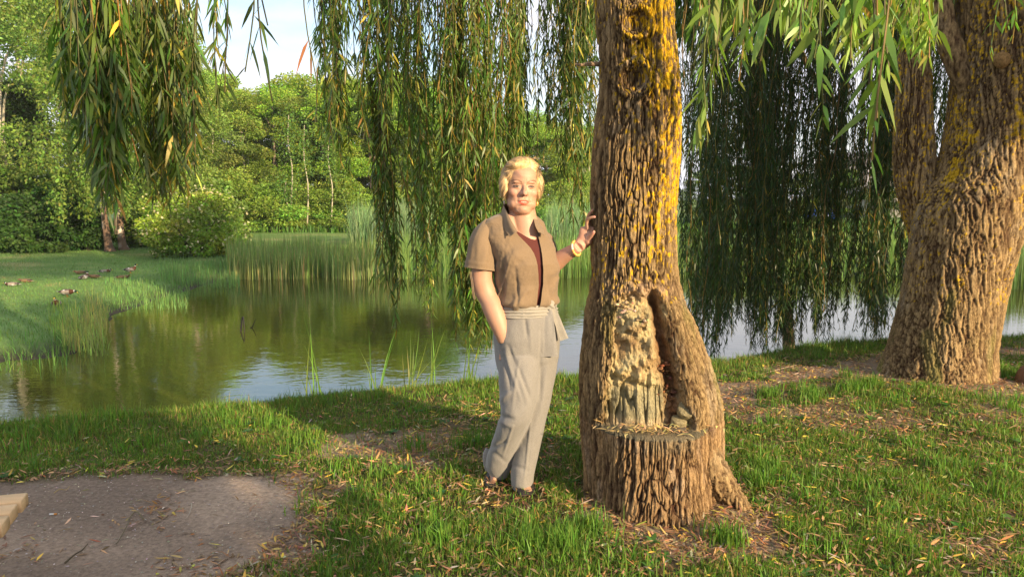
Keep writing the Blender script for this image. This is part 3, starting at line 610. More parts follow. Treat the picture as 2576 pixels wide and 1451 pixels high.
# angle density: more columns at the front
u_ = np.linspace(-1, 1, NK, endpoint=False); th = np.pi * (.62 * u_ + .38 * u_ ** 3)
TH, ZZ = np.meshgrid(th, zr); Lx = np.interp(ZZ, pz, pl); Rx = np.interp(ZZ, pz, pr_)
cx = (Lx + Rx) / 2; ax = (Rx - Lx) / 2
fl = ss(1.15, .55, ZZ)                                   # lower bulk
by = ax * (1 - .12 * fl) ; cyy = TY + 0.0 * ZZ
front = np.maximum(np.cos(TH), 0)
x = cx + ax * np.sin(TH); y = cyy - by * np.cos(TH)
nx, ny = np.sin(TH), -np.cos(TH)
zc = .395                                                # stump seat height
stump = ss(zc + .012, zc - .006, ZZ)
# cut stump pushes forward below the seat, set slightly left of centre
xs_ = (x - .645); bulge = np.exp(-(np.abs(xs_) / .245) ** 5) * front
y = y - stump * bulge * (.085 + .060 * ss(.35, .0, ZZ))
# seams between stump and buttresses
seamL = np.exp(-((x - .405) / .016) ** 2) * front; seamR = np.exp(-((x - .905) / .02) ** 2) * front
y = y + stump * .05 * (seamL + seamR * .7) * ss(.05, .2, ZZ)
# hollow above the seat
hl = np.interp(ZZ, [.39, .6, .75, .9, 1.0, 1.06], [.395, .43, .44, .455, .47, .50]); hr = np.interp(ZZ, [.39, .5, .6, .75, .9, .98, 1.06], [.85, .815, .79, .755, .73, .715, .68])
nzr = .022 * fbm(x * 16, ZZ * 11, seed=5) 
ins = ss(-.006, .045, np.minimum(x - hl, hr - x) + nzr * 2.2) * ss(1.07, 1.0, ZZ + nzr) * ss(zc - .004, zc + .012, ZZ) * (front > .2)
deep = np.exp(-((x - np.interp(ZZ, [.4, .6, .8, 1.0], [.755, .735, .69, .655])) / np.interp(ZZ, [.4, .7, 1.0], [.060, .042, .024])) ** 2)
ledge = .05 * ss(.66, .62, ZZ + .25 * (x - .5)) * (1 - deep)     # splintered lower left wood stands behind a step
dep = ins * (.028 + .075 * deep * (1 + .5 * fbm(x * 25, ZZ * 25, seed=16)) + .022 * np.abs(vn(x * 18, ZZ * 5, seed=17)) + ledge * .7 + .03 * fbm(x * 9, ZZ * 9, seed=6))
vg = np.abs(vn(x * 55, ZZ * 3.0, seed=61)); split = ss(.62, .56, ZZ) * ins * (1 - deep)
crum = fbm(x * 38, y * 38, ZZ * 38, seed=62, o=3)
dep = dep + split * .03 * ss(.3, .0, vg) + ins * (1 - split) * .034 * crum
y = y + dep
# burr lips around the hollow
lip = np.exp(-((ZZ - 1.03) / .035) ** 2) * np.exp(-((x - .60) / .13) ** 2) * front; y = y - lip * (.03 + .03 * fbm(x * 30, ZZ * 30, seed=64))
but = np.exp(-((x - (hr + .045)) / .045) ** 2) * front * ss(1.05, .9, ZZ) * ss(zc, zc + .05, ZZ); y = y - but * .030
but = np.exp(-((x - (hl - .04)) / .04) ** 2) * front * ss(1.05, .9, ZZ) * ss(zc, zc + .05, ZZ); y = y - but * .006
# old pruning scars high on the trunk
for sx, sy, sr, sd in ((1600, 55, .045, .03), (1597, 200, .05, .035)):
    q = T(sx, sy, TY - .19); d = np.hypot(x - q[0], ZZ - q[2]) * (1 + .2 * fbm(x * 12, ZZ * 12, seed=9)); y = y + front * (sd * np.exp(-(d / sr) ** 4) - .03 * np.exp(-((d - sr * 1.5) / .02) ** 2))
Vt = np.stack([x, y, ZZ], -1).reshape(-1, 3); nr = np.stack([nx, ny, 0 * nx], -1).reshape(-1, 3)
h = bark_h(Vt, .65, TY, 101, 1.0); insf, stf, spf, dpf = ins.ravel(), stump.ravel(), split.ravel(), deep.ravel()
h2 = bark_h(Vt, .65, TY, 131, 1.25); h = h * (1 - stf) + h2 * stf
amp = (.019 + .004 * stf) * (1 - .85 * insf) * (1 + .0 * h)
Vt = Vt + nr * (amp * (h - 1))[:, None]
# low frequency lumps
Vt = Vt + nr * (.012 * fbm(Vt[:, 0] * 5, Vt[:, 1] * 5, Vt[:, 2] * 2.5, 77, 2))[:, None]
zf, xf = ZZ.ravel(), x.ravel(); rel = ((x - cx) / ax).ravel()
lichs = np.clip(.15 + .95 * ss(-.1, .9, rel) * ss(.9, 1.5, zf) + .5 * ss(1.6, 2.2, zf) - .5 * ss(1.1, .7, zf) , 0, 1.3) * ss(.85, 1.2, zf)
mossv = .30 * ss(1.15, .9, zf) * (1 - stf * .6) + .25 * stf * ss(.3, -.3, rel) * 0
Ct = bark_color(Vt, h, 0, 0, 101, lichs, mossv)
redd = stf[:, None] * .5; Ct = Ct * (1 - redd) + Ct * np.array([1.05, .92, .95]) * redd
fz = fbm(xf * 13, zf * 13, 0, 66, 3)
wood = np.array([.60, .50, .27]) * (1 + .45 * fz)[:, None]; wood = wood * (1 - .7 * ss(.1, .4, fz + .1)[:, None] * .6) + np.array([.42, .26, .09]) * .42 * ss(.1, .4, fz + .1)[:, None]
wood = wood * (1 - .55 * ss(.0, .3, fbm(xf * 22, zf * 16, 0, 68, 3))[:, None]) + np.array([.30, .17, .08]) * .55 * ss(.0, .3, fbm(xf * 22, zf * 16, 0, 68, 3))[:, None]; crumb = np.array([.24, .12, .055]) * (1 + .4 * crum.ravel())[:, None]; pd_ = np.clip(dpf * 1.15 + .5 * np.exp(-(((xf - .58) / .07) ** 2 + ((zf - .78) / .04) ** 2)), 0, 1)[:, None]
wood = wood * (1 - pd_) + crumb * pd_
gr_ = np.array([.36, .32, .19]) * (1 + .3 * fz)[:, None]; gm = ss(.35, .05, np.abs(vn(xf * 55, zf * 3.0, 0, 61)))[:, None]; gr_ = gr_ * (1 - .4 * gm) + np.array([.14, .12, .06]) * .4 * gm; gr_ = gr_ * (1 - .5 * ss(.46, .42, zf)[:, None]) + np.array([.55, .40, .24]) * .5 * ss(.46, .42, zf)[:, None]
wood = wood * (1 - spf[:, None]) + gr_ * spf[:, None]
bl = ss(.25, .7, insf)[:, None]; Ct = Ct * (1 - bl) + wood * bl
lf = np.clip(lip.ravel() * 1.5, 0, 1)[:, None]; Ct = Ct * (1 - lf * .8) + np.array([.56, .38, .24]) * lf * .8
seat = (np.abs(zf - zc) < .012) & (bulge.ravel() > .15); Ct[seat] = np.array([.17, .15, .10])
cutf = ss(.30, .37, zf) * ss(.14, .08, np.abs(xf - .70)) * stf * (front.ravel() > .5); Ct = Ct * (1 - .6 * cutf[:, None]) + np.array([.30, .24, .15]) * .6 * cutf[:, None]
mk('trunk', Vt, [grid_faces(len(zr), NK, True)], M_BARK, MT, Ct, True)

# root flare running right, small roots
def root(pts, r0, nm='root', par=MT, seed=5):
    pts = np.array(pts, float); pts[:, 2] += gz(pts[:, 0], pts[:, 1]); p_ = smooth_path(pts, 60); V, F, C, _ = rough_tube(p_, np.stack([np.linspace(r0, r0 * .2, 60)] * 2, 1), 60, seed, .018, 0., lambda V, n: np.full(len(V), .15)); mk(nm, V, F, M_BARK, par, C, True)
a = GT(1905, 1296); root([[.86, 3.55, .28], [.97, 3.47, .12], [1.06, 3.42, .02], [a[0], a[1], -.05]], .11)
root([[.6, 3.9, .15], [.5, 4.2, .03], [.3, 4.5, -.06]], .1, seed=9)
# cut branch stubs and a small bracket inside the hollow, crumbly fungus lumps, twig stub
def stub(p, r, l, d, seed, nm='branch_stub', col=None):
    d = unit(np.array(d, float)); p = np.array(p); pp = np.array([p - d * l * .5, p + d * l * .15, p + d * l * .4, p + d * l * .5]); V, F = tube(smooth_path(pp, 8), [r * .9, r, r * 1.02, r, r, r, r * .97, r * .9], 18)
    nz = 1 + .16 * fbm(V[:, 0] * 25, V[:, 1] * 25, V[:, 2] * 25, seed); c = p + (V - p) * nz[:, None]
    cc = np.tile(col if col is not None else [.33, .28, .16], (len(V), 1)) * (1 + .35 * fbm(V[:, 0] * 50, V[:, 1] * 50, V[:, 2] * 50, seed + 2))[:, None]
    mk(nm, c, F, M_BARK, MT, cc, True)
s1 = T(1727, 1033, 3.42); stub(s1, .043, .09, (-.1, -.75, .55), 3)
s2 = T(1706, 1068, 3.41); stub(s2, .036, .07, (.05, -.3, .95), 4); 
s3 = T(1702, 1082, 3.38); stub([s3[0], s3[1], zc + .012], .045, .018, (0, 0, 1), 6, 'bracket_fungus', [.15, .12, .09])
ac = Acc()
for (qx, qy, n_, sp, cc) in ((1575, 768, 26, .034, (.6, .42, .28)), (1618, 806, 12, .022, (.5, .38, .22)), (1655, 925, 40, .04, (.26, .13, .06)), (1675, 985, 40, .04, (.24, .12, .06))):
    for q in range(n_):
        p_ = T(qx + random.gauss(0, sp * 420), qy + random.gauss(0, sp * 330), 3.40 + (qx > 1635) * .05 + random.uniform(-.008, .02)); V, F = ellipsoid(p_, [random.uniform(.005, .016), random.uniform(.005, .012), random.uniform(.003, .009)], None, 8, 6)
        V = V + .0016 * rs.normal(size=V.shape); ac.add(V, F, jcol(cc, 1, .25)[0])
tag(ac.mk('rotten_wood', M_BARK, MT, False), kind='stuff')
tw = thing  # noqa
p_ = smooth_path([T(1506, 161, 3.6), T(1480, 160, 3.58), T(1462, 163, 3.57), T(1447, 161, 3.56)], 10); V, F = tube(p_, np.linspace(.012, .005, 10), 6); mk('dead_twig', V, F, M_BARK, MT, np.tile([.4, .28, .18], (len(V), 1)), True)
# leaves lying on the seat
n = 190; B = np.stack([rs.normal(.64, .11, n), 3.30 + .12 * rs.rand(n), np.full(n, zc + .012) + .02 * rs.rand(n) ** 3], 1); az = rs.uniform(0, 6.28, n)
V, F, C = leaves(B, np.stack([np.cos(az), np.sin(az), rs.normal(.1, .2, n)], 1), np.tile([0, 0, 1.], (n, 1)), rs.uniform(.02, .055, n), .008, 0., jcol([.62, .45, .2], n, .25), .3)
g = mk('leaf_litter', V, F, M_LITTER, None, C); tag(g, 'dry willow leaves lying on the cut stump seat in the hollow', 'fallen leaves', kind='stuff')
# limbs and crown overhead (they shade the far lawn)
def limb(par, pts, r0, r1, seed, nm='limb', lich=.25, k=40, n_=50):
    p_ = smooth_path(pts, n_); V, F, C, _ = rough_tube(p_, np.stack([np.linspace(r0, r1, n_)] * 2, 1), k, seed, .014, lich, sc=1.1); return mk(nm, V, F, M_BARK, par, C, True)
limb(MT, [[.66, 3.6, 4.1], [.3, 3.9, 5.2], [-.6, 4.4, 6.3], [-1.6, 5.2, 6.8]], .15, .05, 21)
limb(MT, [[.70, 3.6, 4.1], [1.0, 4.0, 5.3], [1.5, 4.8, 6.6], [1.8, 6.0, 7.3]], .15, .05, 22)
limb(MT, [[.66, 3.6, 4.1], [.5, 3.3, 5.4], [.0, 2.8, 6.4], [-.9, 2.2, 6.8]], .12, .05, 23)

# ---------------------------------------------------------------- right willow
RX, RY = 3.45, 6.15
RTW = thing('willow_tree', (RX, RY, 0), 'massive forked willow at the right edge, orange lichen on its furrowed bark', 'tree', 'old weeping willows on the bank')
def hull_trunk(rows, Yc, seed, par, nm, k=420, dz=.0075, lich=None, moss=None, depthf=1.0, amp=.022, sc=1.35, twist=.0):
    rows = np.array(rows, float); z = np.array([T(2300, r, Yc)[2] for r in rows[:, 0]]); l = np.array([T(a, r, Yc)[0] for r, a, b in rows]); rr = np.array([T(b, r, Yc)[0] for r, a, b in rows])
    o = np.argsort(z); z, l, rr = z[o], l[o], rr[o]; zs = np.arange(z[0], z[-1], dz); TH, Z_ = np.meshgrid(np.linspace(-np.pi, np.pi, k, endpoint=False), zs)
    L_ = np.interp(Z_, z, l); R_ = np.interp(Z_, z, rr); c_ = (L_ + R_) / 2; a_ = (R_ - L_) / 2; V = np.stack([c_ + a_ * np.sin(TH), Yc - a_ * depthf * np.cos(TH), Z_], -1).reshape(-1, 3)
    n_ = np.stack([np.sin(TH), -np.cos(TH), 0 * TH], -1).reshape(-1, 3); fold = fbm(np.sin(TH) * 3, np.cos(TH) * 3, Z_ * .7, seed + 3, 2).ravel(); V = V + n_ * (a_.ravel() * .035 * (fold - .3) * ss(1.6, .1, Z_.ravel()))[:, None]
    h = bark_h(V, c_.mean(), Yc, seed, sc, twist); V2 = V + n_ * (amp * (h - 1))[:, None]; rel = ((V[:, 0] - c_.ravel()) / a_.ravel())
    C = bark_color(V, h, 0, 0, seed, lich(rel, V[:, 2]) if lich else 0., moss(rel, V[:, 2]) if moss else np.zeros(len(V)))
    return mk(nm, V2, [grid_faces(len(zs), k, True)], M_BARK, par, C, True)
hull_trunk([(-900, 2560, 2900), (-500, 2490, 2830), (-100, 2428, 2740), (0, 2424, 2720), (100, 2418, 2700), (200, 2408, 2680), (300, 2396, 2650), (380, 2380, 2625), (440, 2362, 2605), (480, 2335, 2594), (520, 2315, 2578), (580, 2304, 2558), (640, 2294, 2541), (700, 2286, 2526), (760, 2274, 2512), (820, 2258, 2500), (870, 2244, 2492), (910, 2230, 2492), (945, 2216, 2496), (985, 2200, 2502)],
           RY, 201, RTW, 'trunk', lich=lambda r, z: np.clip(.45 + .4 * fbm(r * 2, z * 1.2, seed=3), .1, 1) * ss(.55, 1.0, z), moss=lambda r, z: .3 * ss(.9, .3, z), twist=.12)
hull_trunk([(-400, 2330, 2440), (-100, 2296, 2372), (60, 2270, 2340), (200, 2258, 2340), (300, 2252, 2344), (400, 2249, 2352), (460, 2254, 2358), (520, 2268, 2372), (580, 2286, 2392), (640, 2300, 2410)], RY + .22, 231, RTW, 'limb', 300, lich=lambda r, z: np.clip(.5 - .2 * r, 0, 1), depthf=1.0)
limb(RTW, [T(2450, 245, RY - .05), T(2405, 150, RY - .02), T(2375, 60, RY + .02), T(2350, -60, RY + .1), T(2300, -250, RY + .3)], .10, .08, 41)
limb(RTW, [[4.1, 6.2, 3.6], [3.6, 6.0, 5.0], [2.6, 5.6, 6.4], [1.6, 5.0, 7.0]], .2, .06, 42)
limb(RTW, [[4.3, 6.2, 3.8], [4.8, 6.8, 5.4], [5.2, 7.6, 6.8], [5.6, 9.0, 7.4]], .2, .06, 43)
limb(RTW, [T(2400, -250, RY), [2.7, 7.0, 5.2], [2.0, 8.2, 6.4], [1.0, 9.4, 6.8]], .16, .05, 44)
# sawn-off knot and bark ridge
k_ = T(2520, 150, RY - .33); V, F = ellipsoid(k_, [.06, .05, .06], None, 24, 16); V += (.01 * fbm(V[:, 0] * 20, V[:, 1] * 20, V[:, 2] * 20, 3))[:, None]; mk('branch_stub', V, F, M_BARK, RTW, np.tile([.33, .2, .08], (len(V), 1)), True)

# third willow: dark limbs behind the curtain, reaching over the pond
WT = thing('willow_tree', (3.9, 11.0, WZ), 'dim willow behind the hanging curtain, dark slanting limbs over the water', 'tree', 'old weeping willows on the bank')
def dl(pts, r0, r1, sd, nm='limb'):
    return limb(WT, [T(a, b, c) for a, b, c in pts], r0, r1, sd, nm, 0.0, 14, 40)
dl([(1985, 880, 11.3), (1975, 760, 11.2), (1950, 640, 11.1), (1925, 520, 11), (1900, 400, 11)], .09, .08, 51, 'trunk')
dl([(1900, 400, 11), (1888, 300, 11), (1890, 230, 11), (1910, 155, 11), (1960, 80, 11), (1978, 0, 11), (1990, -120, 11)], .12, .06, 52)
dl([(1975, 720, 11.2), (1948, 600, 11), (1925, 500, 10.8), (1905, 440, 10.6)], .06, .03, 53)
dl([(1905, 430, 10.9), (1935, 380, 10.9), (1930, 300, 10.9), (1905, 240, 10.8), (1870, 130, 10.8)], .05, .03, 54)
dl([(2100, 290, 10.5), (2085, 350, 10.4), (2050, 395, 10.4), (2005, 415, 10.4), (1960, 440, 10.4)], .03, .015, 55)
dl([(1990, 80, 11), (2040, 180, 10.9), (2090, 240, 10.8), (2120, 320, 10.7)], .05, .025, 56)
dl([(1960, 90, 11), (1935, 60, 11), (1830, 90, 10.9), (1740, 170, 10.8)], .05, .02, 57)

# ---------------------------------------------------------------- hanging fronds
def fronds(par, name, specs, leafL, leafW, col, dens=42., seed=1, yel=.05, ang=.62, mat=None, bend=.25, colj=.22, up=.0):
    """specs: list of (px, row where the frond ends, distance); strands fall from above down to that row"""
    r = np.random.RandomState(seed); ac = Acc(); Bs, Ds, Cs, Ls = [], [], [], []
    for px, pe, Yd, ztop in specs:
        e = P(px, pe, Yd); zt = min(ztop, CAMZ + Yd * .262 + (.5 if Yd > 4 else 1.4)); ln = zt - e[2]; ltop = min(zt, CAMZ + Yd * .262 + (.5 if Yd > 4 else .10))
        if ln < .15: continue
        m_ = max(6, int(ln / .09)); t_ = np.linspace(0, 1, m_); ph = r.uniform(0, 6.28, 4); am = .025 + .015 * r.rand()
        drift = r.normal(0, .05); pth = np.stack([e[0] + drift * (1 - t_) * ln * .6 + am * np.sin(t_ * ln * 3.2 + ph[0]) + .4 * am * np.sin(t_ * ln * 9 + ph[1]), e[1] + am * np.sin(t_ * ln * 2.9 + ph[2]) + .4 * am * np.sin(t_ * ln * 8 + ph[3]), zt - ln * t_], 1)
        rr = .0022 + .0018 * (1 - t_); V, F = tube(pth, rr * (1 + leafL * 2), 3, False); ac.add(V, F, jcol([.26, .19, .05] if r.rand() < .35 else [.12, .12, .03], 1, .2, r)[0])
        nl = int((ltop - e[2]) * dens); s_ = 1 - (1 - r.rand(nl) ** .62) * (ltop - e[2]) / ln; q = s_ * (m_ - 1); i = np.minimum(q.astype(int), m_ - 2); B = pth[i] + (pth[i + 1] - pth[i]) * (q - i)[:, None]
        az = r.uniform(0, 6.28, nl); sp = ang * r.uniform(.35, 1.5, nl); D = np.stack([np.cos(az) * np.sin(sp), np.sin(az) * np.sin(sp), -np.cos(sp)], 1)
        Bs.append(B); Ds.append(D); cc = jcol(col, nl, colj, r); yy_ = r.rand(nl) < yel; cc[yy_] = jcol([.36, .31, .05], int(yy_.sum()), .2, r); Cs.append(cc * r.uniform(.8, 1.25)); Ls.append(leafL * r.uniform(.5, 1.25, nl) * (1 - .3 * (s_ > .95)))
    B, D, C_, L = map(np.concatenate, (Bs, Ds, Cs, Ls)); V, F, C = leaves(B, D, rdir(len(B), r), L, L * leafW * .9 * r.uniform(.7, 1.3, len(B)), bend * r.uniform(0, 2.2, len(B)), C_, .12)
    ac.add(V, F, C); return ac.mk(name, mat or M_LEAF, par, False)
def cl(r, px0, px1, ends, Y0, Y1, n, ztop=9., bunch=0):
    """random strands in a pixel range; ends = [(px,row)...] envelope of the lower tips"""
    ends = np.array(ends, float); out = []
    if bunch: cs = r.uniform(px0, px1, bunch)
    for q in range(n):
        px = r.normal(cs[r.randint(bunch)], 5) if bunch else r.uniform(px0, px1)
        e = np.interp(px, ends[:, 0], ends[:, 1]); e = e - abs(r.normal(0, 1)) * 28 - (r.rand() < .3) * r.uniform(0, e * .5)
        out.append((px, e, r.uniform(Y0, Y1), ztop))
    return out
r = np.random.RandomState(5)
GRN = (.10, .175, .03); LIT = (.115, .185, .028)
# left near mass (belongs to the middle willow) : three overlapping branches
fronds(MT, 'hanging_branch', cl(r, 62, 112, [(40, 60), (70, 120), (100, 180), (125, 150)], 3.0, 3.4, 30, bunch=7), .105, .15, (.065, .125, .022), 56, 11, .08)
fronds(MT, 'hanging_branch', cl(r, 100, 150, [(90, 200), (105, 218), (130, 175), (150, 160)], 3.0, 3.6, 34, bunch=7), .10, .15, (.08, .145, .025), 54, 12, .1)
fronds(MT, 'hanging_branch', cl(r, 140, 185, [(140, 180), (165, 205), (185, 200)], 3.2, 3.8, 30, bunch=6), .10, .15, (.095, .15, .03), 50, 13, .09)
fronds(MT, 'hanging_branch', cl(r, 172, 217, [(172, 190), (205, 175), (217, 110)], 3.2, 4.0, 30, bunch=7), .095, .15, (.08, .135, .03), 48, 14, .1)
fronds(MT, 'hanging_branch', [(240, 93, 2.6, 9), (243, 70, 2.6, 9)], .11, .15, (.07, .12, .03), 14, 15, 0.)
fronds(MT, 'hanging_branch', [(262, 100, 2.5, 9), (266, 22, 2.4, 9)], .12, .15, (.07, .12, .03), 9, 16, 0.)
fronds(MT, 'hanging_branch', [(306, 84, 3.2, 9)], .10, .12, (.3, .14, .06), 8, 17, .2)
# thin vertical strands left of the woman
fronds(MT, 'hanging_branch', [(r.normal(334, 9), 90 + r.uniform(-70, 60), r.uniform(4.6, 5.2), 9) for q in range(24)] + [(r.normal(341, 5), 175 + r.uniform(-60, 20), 4.9, 9) for q in range(8)], .085, .145, GRN, 46, 18, .08)
fronds(MT, 'hanging_branch', [(r.normal(378, 9), 110 + r.uniform(-80, 60), r.uniform(4.6, 5.4), 9) for q in range(24)] + [(r.normal(388, 5), r.uniform(200, 300), 5.2, 9) for q in range(14)] + [(394, 330, 5.1, 9), (392, 322, 5.2, 9), (395, 300, 5.1, 9), (390, 285, 5.1, 9)], .085, .145, GRN, 44, 19, .14)
# middle curtain
env = [(405, 110), (415, 300), (428, 318), (440, 260), (455, 250), (466, 330), (480, 350), (492, 290), (520, 210), (545, 190), (560, 170), (590, 120)]
fronds(MT, 'hanging_branch', cl(r, 402, 445, [(a, min(b, 318)) for a, b in env], 5.0, 6.2, 44, bunch=8), .078, .145, GRN, 54, 20, .1)
fronds(MT, 'hanging_branch', cl(r, 440, 480, env, 5.0, 6.4, 46, bunch=8), .076, .145, GRN, 54, 21, .12)
fronds(MT, 'hanging_branch', [(r.normal(474, 8), r.uniform(300, 354), r.uniform(4.9, 5.3), 9) for q in range(30)], .085, .15, (.10, .19, .03), 46, 22, .15)
fronds(MT, 'hanging_branch', cl(r, 475, 522, [(475, 280), (500, 260), (525, 220)], 5.4, 6.6, 46, bunch=8), .076, .145, GRN, 54, 23, .12)
fronds(MT, 'hanging_branch', cl(r, 515, 552, [(515, 220), (535, 222), (552, 130)], 5.8, 6.8, 36, bunch=7), .076, .145, (.065, .12, .022), 48, 24, .08)
fronds(MT, 'hanging_branch', [(r.normal(573, 7), 225 + r.uniform(-110, 20), r.uniform(5.6, 6.2), 9) for q in range(26)] + [(r.uniform(552, 596), r.uniform(30, 170), r.uniform(5.8, 6.6), 9) for q in range(34)], .09, .14, (.06, .11, .02), 44, 25, .1)
# dark curtain between the two big trunks: from the right willow and the dim third willow
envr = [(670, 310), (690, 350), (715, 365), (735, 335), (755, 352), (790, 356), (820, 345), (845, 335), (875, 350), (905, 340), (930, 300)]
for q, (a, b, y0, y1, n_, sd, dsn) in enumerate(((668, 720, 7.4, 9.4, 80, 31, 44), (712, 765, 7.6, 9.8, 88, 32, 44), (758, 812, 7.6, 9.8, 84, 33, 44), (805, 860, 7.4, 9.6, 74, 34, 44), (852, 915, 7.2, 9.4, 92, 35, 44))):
    fronds(RTW if q > 2 else WT, 'hanging_branch', cl(r, a, b, envr, y0, y1, n_, bunch=14), .085, .14, (.036, .078, .018), dsn, sd, .035)  # leaf colour darkened to carry the curtain's shade, likewise in the back layers
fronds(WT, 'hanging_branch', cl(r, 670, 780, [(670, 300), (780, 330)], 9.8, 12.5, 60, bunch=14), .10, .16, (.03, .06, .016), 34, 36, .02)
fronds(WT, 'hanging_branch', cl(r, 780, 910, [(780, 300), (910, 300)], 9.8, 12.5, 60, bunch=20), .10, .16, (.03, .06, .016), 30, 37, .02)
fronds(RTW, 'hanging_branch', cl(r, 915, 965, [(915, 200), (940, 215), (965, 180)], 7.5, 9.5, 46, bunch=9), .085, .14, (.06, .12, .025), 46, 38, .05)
# bright near fronds top right
def near(specs, L, sd, cnt, col=(.16, .27, .045)): fronds(RTW, 'hanging_branch', specs, L, .21, col, cnt, sd, .02, .7, None, .35, .15)
near([(705, 150, 2.4, 9), (713, 142, 2.35, 9), (700, 95, 2.4, 9), (720, 70, 2.4, 9), (726, 82, 2.5, 9), (733, 60, 2.4, 9)], .085, 51, 34)
near([(r.uniform(690, 760), r.uniform(5, 34), r.uniform(2.6, 3.2), 9) for q in range(26)], .085, 52, 50)
near([(782, 58, 1.9, 9), (800, 30, 2.0, 9), (821, 118, 1.75, 9), (812, 60, 1.9, 9)], .085, 53, 30)
near([(862, 160, 1.7, 9), (848, 60, 1.8, 9), (858, 84, 1.75, 9)], .088, 54, 32, (.14, .26, .04))
near([(886, 116, 1.8, 9), (892, 75, 2.0, 9), (880, 50, 1.9, 9)], .082, 55, 36)
near([(r.uniform(840, 930), r.uniform(12, 62), r.uniform(2.6, 3.6), 9) for q in range(40)], .09, 56, 50, (.19, .30, .05))
near([(1001, 52, 3.2, 9), (1004, 44, 3.2, 9), (998, 30, 3.3, 9)], .05, 57, 50)
near([(r.uniform(760, 840), r.uniform(5, 40), r.uniform(2.4, 3.2), 9) for q in range(18)], .082, 58, 44)

# crowns overhead, outside the frame but shading the place
def crown_over(par, blobs, nl, seed, name='crown'):
    r = np.random.RandomState(seed); b = np.array(blobs, float); i = r.choice(len(b), nl, p=b[:, 3] ** 2 / (b[:, 3] ** 2).sum()); B = b[i, :3] + rdir(nl, r) * (b[i, 3] * r.rand(nl) ** .4)[:, None] * [1, 1, .7]
    D = unit(rdir(nl, r) * .5 + [0, 0, -1]); V, F, C = leaves(B, D, rdir(nl, r), .24, .07, .1, jcol(GRN, nl, .2, r)); mk(name, V, F, M_LEAF, par, C)
crown_over(MT, [(-1.6, 5.0, 6.2, 1.7), (0, 5.2, 6.8, 1.8), (1.2, 4.4, 7, 1.9), (1.9, 6, 6.6, 1.8), (-2.6, 6.2, 5.6, 1.5)], 3000, 91)
crown_over(RTW, [(2.2, 6, 6.6, 1.8), (3.8, 6.2, 7.6, 2.2), (5.4, 7.6, 6.8, 2.0), (5.2, 5.2, 7, 1.8), (3, 8, 6.6, 1.9), (1.4, 8, 6.2, 1.6), (2.4, 4.6, 7.2, 1.4)], 5000, 92)
crown_over(WT, [(3.5, 11, 5.4, 1.9), (2.2, 12, 4.8, 1.6), (5, 11.5, 5, 1.8), (3.6, 12, 6.6, 1.6)], 8000, 93)
nu = np.array([math.cos(SUN_AZ), math.sin(SUN_AZ)]); su = np.array([math.sin(SUN_AZ), -math.cos(SUN_AZ)])
def US(u, s): q = nu * u + su * s; return q
crown_over(RTW, [(*US(u, s), z, q) for u, s, z, q in ((7.9, 1.6, 3.6, 1.0), (8.6, 2.2, 2.2, 1.0), (8.6, 2.4, 3.8, 1.1), (9.6, 2.0, 1.6, 1.1), (9.7, 2.2, 3.2, 1.2), (10.8, 2, 2.4, 1.2), (7.2, 1.8, 4.1, .9), (8.0, 2, 1.6, .7), (8.2, 2.2, 5.2, 1.2), (9.6, 2.4, 5, 1.3), (11.4, 2.2, 4, 1.4), (6.5, 1.6, 3.8, .7), (7.0, 1.7, 3.4, .6))], 18500, 94)  # out-of-frame foliage added sunward to shade the curtain and the right trunk's top
# unseen tree added behind the camera to cast shade over the lower left lawn
BT = thing('added_shade_tree', (*US(.3, 7.5), 0), 'unseen bushy tree added behind the viewer to shade the lower left lawn', 'tree')
r = np.random.RandomState(95); nl = 15000; bl = [(*US(u, s), z, q) for u, s, z, q in ((-1.6, 7, 1.2, 1.2), (-.4, 7.5, 1.2, 1.3), (.7, 7.2, 1.2, 1.2), (1.3, 7.4, .9, .75), (-1, 7.6, 3, 1.3), (.2, 7.4, 2.9, 1.3), (1.15, 7.4, 2.4, .9), (-.5, 7.5, 4.4, 1.2), (.7, 7.5, 4.2, 1.1), (1.3, 7.5, 3.7, .7))]
b = np.array(bl); i = r.choice(len(b), nl, p=b[:, 3] ** 2 / (b[:, 3] ** 2).sum()); B = b[i, :3] + rdir(nl, r) * (b[i, 3] * r.rand(nl) ** .4)[:, None]
V, F, C = leaves(B, rdir(nl, r), rdir(nl, r), .17, .10, .1, jcol((.08, .15, .03), nl, .2, r)); mk('crown', V, F, M_TREE, BT, C)
V, F = tube(smooth_path([[*US(.2, 7.5), -.2], [*US(.1, 7.5), 2], [*US(.2, 7.5), 4.4]], 10), np.linspace(.16, .06, 10), 10); mk('trunk', V, F, M_FARBARK, BT, np.tile(BARK1, (len(V), 1)), True)
# ---------------------------------------------------------------- the woman
def remesh(Vs, Fs, vox, smooth=3, fac=.5):
    """fuse closed pieces into one skin; returns numpy verts, quads"""
    A = Acc()
    for V, F in zip(Vs, Fs): A.add(V, F)
    o = A.mk('tmp_skin', None); md = o.modifiers.new('r', 'REMESH'); md.mode = 'VOXEL'; md.voxel_size = vox; md.adaptivity = 0
    if smooth: sm = o.modifiers.new('s', 'SMOOTH'); sm.factor = fac; sm.iterations = smooth
    dg = bpy.context.evaluated_depsgraph_get(); dg.update(); me = bpy.data.meshes.new_from_object(o.evaluated_get(dg))
    V = np.zeros(len(me.vertices) * 3, np.float32); me.vertices.foreach_get('co', V); N_ = np.zeros(len(me.vertices) * 3, np.float32); me.vertices.foreach_get('normal', N_)
    idx = np.zeros(len(me.loops), np.int32); me.loops.foreach_get('vertex_index', idx); F = idx.reshape(-1, 4)
    bpy.data.objects.remove(o); bpy.data.meshes.remove(me); return V.reshape(-1, 3).astype(float), [F], N_.reshape(-1, 3).astype(float)
